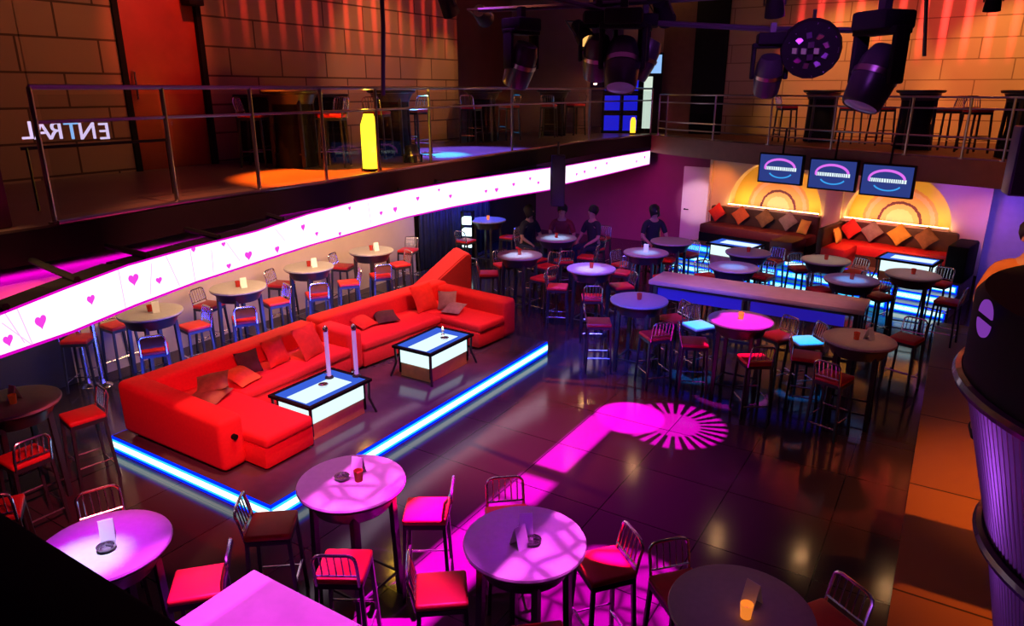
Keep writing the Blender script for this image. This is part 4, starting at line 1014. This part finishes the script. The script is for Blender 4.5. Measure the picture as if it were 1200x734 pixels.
def person(loc, rz, label, shirt, seated=True, lean=.0, handL=None, handR=None, sc=1., hairlen=.0):
    o = empty('person', loc, rz, label, 'person')
    # faces +y, origin under the hips on the floor
    hip = .80 if seated else .92
    sh = hip + .50; y = lean
    rg = Rig(); p0 = rg.add((0, 0, hip), (.15, .11)); a = rg.chain(p0, ((0, y * .3, hip + .17), (.135, .1)), ((0, y * .7, hip + .36), (.165, .11)), ((0, y, sh), (.10, .085)))
    nk = rg.chain(a, ((0, y + .01, sh + .09), .052)); hd = rg.chain(nk, ((0, y + .03, sh + .17), (.068, .078)), ((0, y + .03, sh + .25), (.078, .092)), ((0, y + .02, sh + .31), (.058, .07)))
    body = rg; arms = []
    for s, hnd in ((-1, handL), (1, handR)):
        h = Vector(hnd) if hnd else Vector((s * .2, .28, hip + .12)); shp = Vector((s * .19, y, sh - .03)); mid = (shp + h) / 2 + Vector((s * .08, -.04, -.08))
        k = body.chain(a, (shp, .058), (mid, .042), (h, .03)); hand(body, k, h, (h - mid), -s); arms.append((shp, mid, h))
    legs = []
    for s in (-1, 1):
        hp = Vector((s * .1, 0, hip - .04))
        if seated: kn = Vector((s * .14, .42, hip + .0)); an = Vector((s * .14, .38, hip - .44)); to = Vector((s * .15, .52, hip - .5))
        else: kn = Vector((s * .11, .03, .5)); an = Vector((s * .11, 0, .09)); to = Vector((s * .12, .16, .04))
        body.chain(p0, (hp, .09), (kn, .06), (an, .042), (to, .035)); legs.append((hp, kn, an))
    b = skin_obj('body', body.v, body.e, body.r, M['skin'], o)
    # face
    c = Vector((0, y + .03, sh + .22))
    mb = MB(); mb.lathe([(0, .0), (.011, .012), (.014, .03), (.004, .052), (0, .055)], 8, c + Vector((0, .082, -.005)), (R(-12), 0, 0)); mb.build('nose', M['skin'], o)
    for s in (-1, 1):
        mb = MB(); mb.lathe([(0, -.009), (.009, 0), (0, .009)], 10, c + Vector((s * .03, .078, .025))); mb.build('eye', M['hair'], o)
        mb = MB(); mb.box(c + Vector((s * .078, -.005, .005)), (.018, .03, .055), None, .008); mb.build('ear', M['skin'], o)
    mb = MB(); mb.box(c + Vector((0, .085, -.04)), (.045, .012, .014), None, .005); mb.build('mouth', mat('lips', (.4, .1, .1), .5), o)
    mb = MB(); mb.lathe([(.098, -.03 - hairlen), (.112, .02), (.108, .07), (.075, .115), (0, .13)], 18, c + Vector((0, -.03, .03)), (R(32), 0, 0)); h = mb.build('hair', M['hair'], o)
    so = h.modifiers.new('t', 'SOLIDIFY'); so.thickness = .02
    # clothes
    rs = Rig(); q0 = rs.add((0, 0, hip - .06), (.165, .125)); qa = rs.chain(q0, ((0, y * .3, hip + .17), (.15, .115)), ((0, y * .7, hip + .36), (.18, .125)), ((0, y, sh + .01), (.11, .09)))
    for shp, mid, h in arms: rs.chain(qa, (shp, .072), (shp.lerp(mid, .9), .056))
    skin_obj('shirt', rs.v, rs.e, rs.r, shirt, o)
    rt_ = Rig(); q0 = rt_.add((0, 0, hip - .01), (.158, .12))
    for hp, kn, an in legs: rt_.chain(q0, (hp, .102), (kn, .074), (an, .058))
    skin_obj('trousers', rt_.v, rt_.e, rt_.r, M['jeans'], o)
    for s, (hp, kn, an) in zip((-1, 1), legs):
        mb = MB(); mb.box(an + Vector((0, .07, -.05)), (.09, .25, .08), None, .03, 3); mb.build('shoe', M['matt'], o)
    o.scale = (sc, sc, sc); return o
def seat_for(p, face, label):
    STOOL.place(p, face, label, 'stool', 'bar stools')
t = TAB['M2']
for dx, dy, lab, sh_, hl, lean in ((-.85, .22, 'person with long dark hair seated behind the pale far table', M['shirt'], .12, .08), (-.28, .82, 'person in red leaning forward at the far table', M['redshirt'], .02, .16), (.42, .92, 'person in dark clothes seated near the purple wall', M['shirt'], .03, .05)):
    a = math.atan2(-dy, -dx) - PI / 2; P_ = Vector((t.x + dx, t.y + dy, 0))
    person(P_, a, lab, sh_, True, lean, handR=(.14, .42, 1.02) if lean > .1 else None, hairlen=hl)
    seat_for(P_, a, 'bar stool under the ' + lab)
t = TAB['M6']; P_ = Vector((t.x - .7, t.y + .75, 0)); person(P_, math.atan2(-.75, .7) - PI / 2, 'dark silhouetted person seated beside the white door', M['shirt'], True, .05, hairlen=.1)
seat_for(P_, math.atan2(-.75, .7) - PI / 2, 'bar stool under the dark silhouetted person by the white door')
pd = at(1205, 300, 3.15)
q = Vector((.57, 6.5, 1.3))
mb = MB(); mb.bb(.5, 2.4, 6.35, 7.3, 1.2, 1.3, .01); struct(mb.build('floor_booth_landing', M['matt']))
person((q.x, q.y, q.z), math.atan2(-q.y, -q.x) - PI / 2 + R(10), 'person in an orange-lit shirt standing behind the booth', M['orangeshirt'], False, .05, handL=(-.28, .42, 1.12), handR=(.25, .4, 1.1))

# ------------------------------------------------------------------ lights
def light(kind, name, loc, energy, col, target=None, size=.1, spot=40, blend=.3, sy=None):
    l = bpy.data.lights.new(name, kind); l.energy = energy; l.color = col
    if kind == 'SPOT': l.spot_size = R(spot); l.spot_blend = blend; l.shadow_soft_size = size
    elif kind == 'AREA':
        l.size = size
        if sy: l.shape = 'RECTANGLE'; l.size = sy; l.size_y = size
    else: l.shadow_soft_size = size
    o = bpy.data.objects.new(name, l); COL.objects.link(o); o.location = loc
    if target is not None: o.rotation_euler = (Vector(target) - Vector(loc)).to_track_quat('-Z', 'Y').to_euler()
    return o
def V3(x): return Vector(x)
# gobo: the light's colour pattern as thrown on a horizontal plane at height zp
def gobo(lo, zp, build, axis='Z'):
    l = lo.data; l.shadow_soft_size = .003; l.use_nodes = True; nt = l.node_tree; em = nt.nodes['Emission']
    g = nt.nodes.new('ShaderNodeNewGeometry'); s = nt.nodes.new('ShaderNodeSeparateXYZ'); nt.links.new(g.outputs['Incoming'], s.inputs[0])
    L = lo.location; ax = {'Z': 2, 'Y': 1, 'X': 0}[axis]; H_ = zp - L[ax]
    def mth(op, a, b=None, c=None):
        n = nt.nodes.new('ShaderNodeMath'); n.operation = op
        for i, q in enumerate((a, b, c)):
            if q is None: continue
            if isinstance(q, (int, float)): n.inputs[i].default_value = q
            else: nt.links.new(q, n.inputs[i])
        return n.outputs[0]
    k = mth('DIVIDE', H_, s.outputs['XYZ'[ax]])
    P = [mth('MULTIPLY_ADD', s.outputs[i], k, L[i]) for i in range(3)]
    f = build(nt, mth, P)
    nt.links.new(f, em.inputs['Strength'])
MAG = (1, .0, .82)
def smooth(mth, x, a, b):       # 0 below a, 1 above b
    return mth('MINIMUM', 1, mth('MAXIMUM', 0, mth('DIVIDE', mth('SUBTRACT', x, a), b - a)))
def rect(mth, P, x0, x1, y0, y1, s=.06, shear=0.):
    x = mth('SUBTRACT', P[0], mth('MULTIPLY', P[1], shear)) if shear else P[0]
    f = mth('MULTIPLY', smooth(mth, x, x0 - s, x0 + s), mth('SUBTRACT', 1, smooth(mth, x, x1 - s, x1 + s)))
    g = mth('MULTIPLY', smooth(mth, P[1], y0 - s, y0 + s), mth('SUBTRACT', 1, smooth(mth, P[1], y1 - s, y1 + s)))
    return mth('MULTIPLY', f, g)
def dist(mth, P, cx, cy):
    dx, dy = mth('SUBTRACT', P[0], cx), mth('SUBTRACT', P[1], cy)
    return mth('SQRT', mth('ADD', mth('MULTIPLY', dx, dx), mth('MULTIPLY', dy, dy))), mth('ARCTAN2', dy, dx)
def pat_floor(nt, mth, P):
    a = rect(mth, P, -3.5, -3.12, 6.1, 7.55, .03); b = rect(mth, P, -3.5, -3.1, 5.35, 5.85, .05); b2 = rect(mth, P, -3.5, -2.95, 2.9, 5.3, .05)
    r, t = dist(mth, P, -2.5, 7.85)
    ray_ = smooth(mth, mth('SINE', mth('MULTIPLY', t, 26)), -.4, .4)
    disc = mth('SUBTRACT', 1, smooth(mth, r, .6, .66)); core = mth('SUBTRACT', 1, smooth(mth, r, .3, .34))
    sun = mth('MULTIPLY', disc, mth('MAXIMUM', core, ray_)); sun = mth('MULTIPLY', sun, .7)
    r2, _ = dist(mth, P, -3.05, 7.75); blob = mth('SUBTRACT', 1, smooth(mth, r2, .42, .48))
    f = mth('MAXIMUM', mth('MAXIMUM', a, b), mth('MAXIMUM', b2, mth('MAXIMUM', sun, mth('MULTIPLY', blob, 1.3))))
    # a soft spill around
    sp = mth('MULTIPLY', mth('SUBTRACT', 1, smooth(mth, dist(mth, P, -3.6, 6.0)[0], .3, 3.0)), .05)
    return mth('ADD', f, sp)
def pat_cells(cx, cy, rr, scale):
    def f(nt, mth, P):
        r, _ = dist(mth, P, cx, cy)
        c = nt.nodes.new('ShaderNodeCombineXYZ'); nt.links.new(P[0], c.inputs[0]); nt.links.new(P[1], c.inputs[1])
        v = nt.nodes.new('ShaderNodeTexVoronoi'); v.feature = 'DISTANCE_TO_EDGE'; v.inputs['Scale'].default_value = scale; nt.links.new(c.outputs[0], v.inputs['Vector'])
        e = smooth(mth, v.outputs['Distance'], .0, .2)
        return mth('MULTIPLY', mth('SUBTRACT', 1, smooth(mth, r, rr - .04, rr + .04)), mth('MULTIPLY_ADD', e, .85, .15))
    return f
l = light('SPOT', 'magenta_gobo', (-2.2, 6.2, 6.8), 48000, MAG, (-3.0, 6.0, 0), .02, 80, .1); gobo(l, 0, pat_floor)
l = light('SPOT', 'magenta_cells', (-1.6, 5.6, 6.6), 26000, MAG, (-1.9, 4.5, 0), .02, 40, .1); gobo(l, 0, pat_cells(-1.85, 4.5, .72, 4.))
def pat_top(nx, ny, c, scale, lo):
    def f(nt, mth, P):
        q = mth('ADD', mth('MULTIPLY', P[0], nx), mth('MULTIPLY', P[1], ny))
        e = smooth(mth, q, c - .03, c + .03)
        cc = nt.nodes.new('ShaderNodeCombineXYZ'); nt.links.new(P[0], cc.inputs[0]); nt.links.new(P[1], cc.inputs[1])
        v = nt.nodes.new('ShaderNodeTexVoronoi'); v.feature = 'DISTANCE_TO_EDGE'; v.inputs['Scale'].default_value = scale; nt.links.new(cc.outputs[0], v.inputs['Vector'])
        w = smooth(mth, v.outputs['Distance'], .03, .22)
        return mth('MULTIPLY_ADD', mth('MULTIPLY', e, mth('MULTIPLY_ADD', w, .78, .22)), 1.0, lo)
    return f
t1, t2 = TAB['T1'], TAB['T2']
l = light('SPOT', 'pink_table_spot', (-3.0, 3.0, 6.8), 5200, (1, .10, .95), (t1.x, t1.y, 1.09), .02, 8.6, .1); gobo(l, 1.09, pat_top(1., .09, -3.46, 4.2, .16))
l = light('SPOT', 'magenta_table_spot', (-1.6, 3.2, 6.8), 5600, (1, .09, .95), (t2.x, t2.y, 1.09), .02, 8.6, .1); gobo(l, 1.09, pat_top(1., 0., -2.06, 4.2, .03))
t7 = TAB['M7']; light('SPOT', 'magenta_pin', (t7.x + .5, t7.y - .6, 6.8), 4200, (1, .02, .85), (t7.x + .04, t7.y - .12, 1.0), .02, 9, .3)
l = light('SPOT', 'counter_pink', (-2.4, 3.2, 6.7), 6500, (.8, .05, 1), (-2.9, 2.1, 1.05), .02, 26, .3)
gobo(l, 1.07, lambda nt, mth, P: mth('SUBTRACT', 1, mth('MULTIPLY', smooth(mth, P[0], -3.27, -3.22), .55)))
light('SPOT', 'counter_far_pink', (-2.6, 9.0, 6.8), 900, (1, .35, .4), (-2.3, 10.8, 1.0), .1, 30, .7)
# pin spots over tables
for k, e, c, sz, dx, dy in (('T4', 3200, (.5, .8, 1), 6.5, .06, -.14), ('M1', 3000, (.45, .6, 1), 7, 0, -.05), ('M2', 2600, (.35, .6, 1), 7, .02, -.05), ('M3', 2600, (.45, .6, 1), 6.5, .02, -.08), ('M5', 2200, (.2, .5, 1), 6, .02, -.05), ('M8', 2200, (.1, .4, 1), 6, .0, -.05), ('M11', 2200, (.1, .4, 1), 6, .0, -.05)):
    t = TAB[k]; light('SPOT', 'table_pin', (t.x + .15, t.y + .1, 6.6), e, c, (t.x + dx, t.y + dy, 1.09), .03, sz, .95)
# violet washes on the same tables
for k, e, c in (('T4', 3000, (.65, .0, 1)), ('M1', 350, (.75, .6, 1)), ('M3', 450, (.5, .02, 1)), ('M5', 450, (.25, .05, 1)), ('M4', 350, (.8, .03, .6)), ('M10', 600, (1, .75, .5)), ('M8', 350, (.2, .1, 1)), ('M11', 350, (.2, .15, 1)), ('M12', 450, (.9, .6, .7)), ('M2', 300, (.5, .5, 1)), ('T2', 800, (.3, .0, 1)), ('M13', 260, (1, .4, .2)), ('T3', 40, (.4, .1, 1))):
    t = TAB[k]; light('SPOT', 'table_wash', (t.x - .2, t.y + .2, 6.7), e, c, (t.x, t.y, 1.09), .1, 10, .8)
for px, py in ((819, 380), (946, 396)):
    p = at(px, py, .8); light('SPOT', 'cyan_pin', (p.x + .2, p.y, 6.5), 4500, (.0, .32, 1), p, .03, 6.5, .5)
# sofas
light('SPOT', 'sofa_spot', (-4.2, 4.2, 6.9), 1500, (1, .30, .16), (-7.0, 5.0, .5), .15, 36, .7)
light('SPOT', 'sofa_spot', (-3.8, 7.6, 6.9), 1700, (1, .22, .12), (-7.0, 7.9, .5), .15, 34, .7)
light('AREA', 'sofa_back_blue', (-7.95, 6.6, .35), 60, (.03, .06, 1), (-9.5, 6.6, .5), .25, sy=5)  # added unseen light, strengthens the blue on the wall row stools
light('SPOT', 'mid_blue', (-2.6, 5.6, 3.9), 1800, (.05, .06, 1), (-4.4, 11, .6), .1, 46, .8)  # added spot without a fixture, lends the mid stool legs a blue cast
light('SPOT', 'table_amber', (-6.0, .9, 4.4), 420, (1, .5, .12), (-6.0, 4.86, .3), .08, 20, .6)
light('SPOT', 'pole_glint', (-7.2, 2.2, 2.4), 60, (.7, .6, 1), (-9.85, 4.7, .9), .1, 30, .6)
light('SPOT', 'sofa_front', (-1.2, .9, 5.2), 2300, (1, .08, .12), (-6.6, 3.8, .5), .1, 28, .7)
light('SPOT', 'stage_wash', (-4.6, 6.6, 6.8), 800, (.6, .08, 1), (-5.6, 6.4, .2), .15, 50, .8)
# red-amber for the wall row seats and tan wall
light('AREA', 'under_balcony_wash', (-7.9, 8.5, 2.4), 200, (1, .6, .33), (-10.1, 8.5, .9), .3, sy=6.4)
light('SPOT', 'row_red', (-4.5, 10.5, 3.6), 260, (1, .2, .1), (-9.2, 7.6, .8), .2, 50, .8)
light('SPOT', 'mid_red', (-4.5, 8.0, 6.8), 700, (1, .08, .08), (-5.2, 11.6, .7), .2, 42, .8)
light('SPOT', 'wall_purple', (-6.6, 13.5, 2.3), 480, (1, .08, .5), (-8.0, 18.2, 1.1), .2, 70, .9)
light('SPOT', 'door_white', (-5.2, 14.6, 2.35), 330, (1, .62, .85), (-5.65, 18.2, 1.2), .1, 18, .5)
light('AREA', 'blue_curtain', (-9.2, 13.5, 2.5), 80, (.05, .08, 1), (-10.1, 13.5, 1.2), .2, sy=1.5)
light('SPOT', 'floor_amber_corner', (-5.9, 1.5, 6.5), 700, (1, .5, .22), (-6.2, 2.4, 0), .1, 32, .9)
light('SPOT', 'pole_amber', (-8.2, 3.2, 2.55), 60, (1, .55, .25), (-9.6, 4.4, .3), .1, 60, .8)
# alcove
light('SPOT', 'alcove_pink', A(2.4, 2.2, 2.4), 130, (1, .08, .38), A(2.45, 0, 1.4), .1, 60, .8)
light('SPOT', 'alcove_violet', A(4.6, 1.8, 2.4), 100, (.38, .05, 1), A(4.95, 0, 2.0), .1, 45, .7)
light('SPOT', 'alcove_amber', A(5.0, 1.8, 2.3), 70, (1, .25, .08), A(5.2, 0, 1.3), .1, 50, .8)
light('SPOT', 'alcove_orange', A(-.1, 1.3, 2.35), 75, (1, .26, .01), A(-.25, 0, 1.6), .1, 60, .8)
light('SPOT', 'alcove_blue', A(6.0, 2.2, 2.3), 190, (.26, .14, 1), A(6.1, -.4, 1.4), .1, 55, .8)
light('SPOT', 'alcove_seat', A(3.6, 2.0, 2.42), 260, (1, .28, .12), A(3.6, .4, .9), .1, 70, .8)
light('SPOT', 'alcove_seat_left', A(1.2, 2.0, 2.42), 110, (1, .4, .25), A(1.0, .4, .9), .1, 70, .8)
# balcony walls
def stripes(axis_, n, base):
    def f(nt, mth, P):
        s = smooth(mth, mth('SINE', mth('MULTIPLY', P[axis_], n)), .1, 1.)
        fade = smooth(mth, P[2], 4.45, 5.2)
        return mth('MULTIPLY_ADD', mth('MULTIPLY', s, fade), 1.3, base)
    return f
for y in (9.3, 11.6):
    l = light('SPOT', 'red_streaks', (-5.6, y, 7.0), 600, (1, .06, .04), (-9.8, y, 5.0), .04, 50, .5); gobo(l, -9.8, stripes(1, 17, .12), 'X')
for x in (-1.8, 1.0):
    l = light('SPOT', 'red_streaks_far', (x, 14.5, 7.0), 1700, (1, .06, .08), (x, 18.6, 5.2), .04, 58, .5); gobo(l, 18.6, stripes(0, 15, .25), 'Y')
light('SPOT', 'stone_warm', (-6.9, 10.4, 6.6), 230, (1, .42, .14), (-9.8, 10.9, 4.3), .1, 52, .6)
light('SPOT', 'stone_warm_near', (-7.6, 5.0, 6.9), 70, (1, .42, .14), (-9.8, 5.0, 4.6), .1, 52, .6)
light('SPOT', 'stone_warm_corner', (-7.2, 13.0, 6.2), 160, (1, .5, .16), (-9.8, 12.9, 4.2), .1, 34, .6)
light('SPOT', 'door_red', (-7.6, 6.6, 7.0), 420, (1, .10, .04), (-9.8, 6.4, 4.9), .1, 34, .7)
for x, e in ((-2.6, 520), (0.6, 640), (2.6, 560)):
    light('SPOT', 'far_stone_warm', (x, 15.6, 6.9), e, (1, .5, .13), (x + .2, 18.6, 3.9), .1, 56, .5)
light('SPOT', 'rose_wall', (-8.6, 16.8, 6.8), 700, (1, .35, .35), (-8.0, 20.2, 4.6), .1, 50, .6)
l0 = Vector((-8.0, 10.1, MZ))
light('SPOT', 'balcony_cyan', (-9.5, l0.y + .3, 6.6), 14000, (.02, .5, 1), l0, .05, 20, .6)  # added cyan spot standing in for a reflection in the glass
light('SPOT', 'balcony_blue', (-9.5, l0.y + 1.6, 6.8), 6500, (.12, .08, 1), (l0.x + .3, l0.y + .8, MZ), .05, 40, .6)
l0 = Vector((-7.15, 6.75, MZ)); light('SPOT', 'balcony_orange', (-9.3, 6.6, 6.4), 9000, (1, .13, .005), l0, .05, 36, .6)  # added orange spot, imitates a reflection in the balcony glass
light('POINT', 'balcony_column_fill', (-7.05, 7.55, MZ + .95), 20, (1, .5, .03), None, .05)  # fill light for the added yellow column
# walkway and booth
light('SPOT', 'walkway_orange', (3.2, 8.0, 6.6), 1700, (1, .24, .02), (2.0, 7.4, 0), .1, 48, .8)
light('SPOT', 'booth_violet', (.3, 2.6, .5), 36, (.5, .12, 1), (.75, 4.6, 1.6), .1, 70, .7)
light('SPOT', 'booth_person', (-.6, 4.4, 5.0), 420, (1, .36, .08), (.7, 6.5, 2.6), .1, 40, .7)
light('SPOT', 'fascia_warm', (1.6, 12.2, 4.6), 130, (1, .3, .06), (.4, 14.2, 2.7), .1, 50, .8)
# rig glints
light('SPOT', 'rig_violet', (-1.0, 5.0, 5.6), 420, (.5, .1, 1), atd(900, 60, 8.4), .1, 50, .8)
light('SPOT', 'pillar_violet', (-4.6, 2.6, 6.2), 120, (.75, .08, .35), (-6.9, 2.4, 4.9), .1, 34, .8)
light('AREA', 'soffit_magenta', (-6.75, 3.8, 2.585), 11, (1, .0, .8), (-6.6, 3.8, 2.3), .12, sy=5)
# small warm ceiling lamps whose glints lie on the floor
for i, (px, py) in enumerate(((840, 630), (938, 652), (1038, 690), (685, 470), (741, 548))):
    r = ray(px, py); t = CAMZ / -r.z; g = Vector((r.x * t, r.y * t, 0)); k = 6.9 / -r.z; p = Vector((g.x + r.x * k, g.y + r.y * k, 6.9))
    if p.y > 18: k *= .6; p = Vector((g.x + r.x * k, g.y + r.y * k, -r.z * k))
    o = empty('ceiling_lamp', p, 0, ('first', 'second', 'third', 'fourth', 'fifth')[i] + ' small warm lamp hanging high over the floor', 'lamp', 'ceiling lamps')
    mb = MB(); mb.lathe([(0, .12), (.05, .12), (.09, .0), (.08, 0), (.04, .1), (0, .1)], 14); mb.build('shade', M['matt'], o)
    mb = MB(); mb.lathe([(0, -.03), (.022, -.02), (.03, .0), (.02, .04), (0, .05)], 12); mb.build('bulb', emis('warm_bulb', (1, .5, .2), 420), o)
    mb = MB(); mb.cyl((0, 0, .12), (0, 0, 7.2 - p.z), .008, n=5); mb.build('cord', M['matt'], o)
# dim ambient of the club
light('AREA', 'club_ambient', (-3.5, 7, 7.0), 40, (.7, .08, .6), (-3.5, 7, 0), 7, sy=10)
w = bpy.data.worlds.new('world'); C.world = w; w.use_nodes = True
w.node_tree.nodes['Background'].inputs[0].default_value = (.02, .004, .016, 1); w.node_tree.nodes['Background'].inputs[1].default_value = .3

# ------------------------------------------------------------------ settings
vs = C.view_settings; vs.view_transform = 'Standard'; vs.look = 'None'; vs.exposure = 0; vs.gamma = 1; vs.use_curve_mapping = False
cy = C.cycles; cy.use_denoising = True; cy.max_bounces = 6; cy.diffuse_bounces = 3; cy.glossy_bounces = 4; cy.transparent_max_bounces = 12
cy.sample_clamp_indirect = 4; cy.use_light_tree = True; cy.caustics_reflective = False; cy.caustics_refractive = False
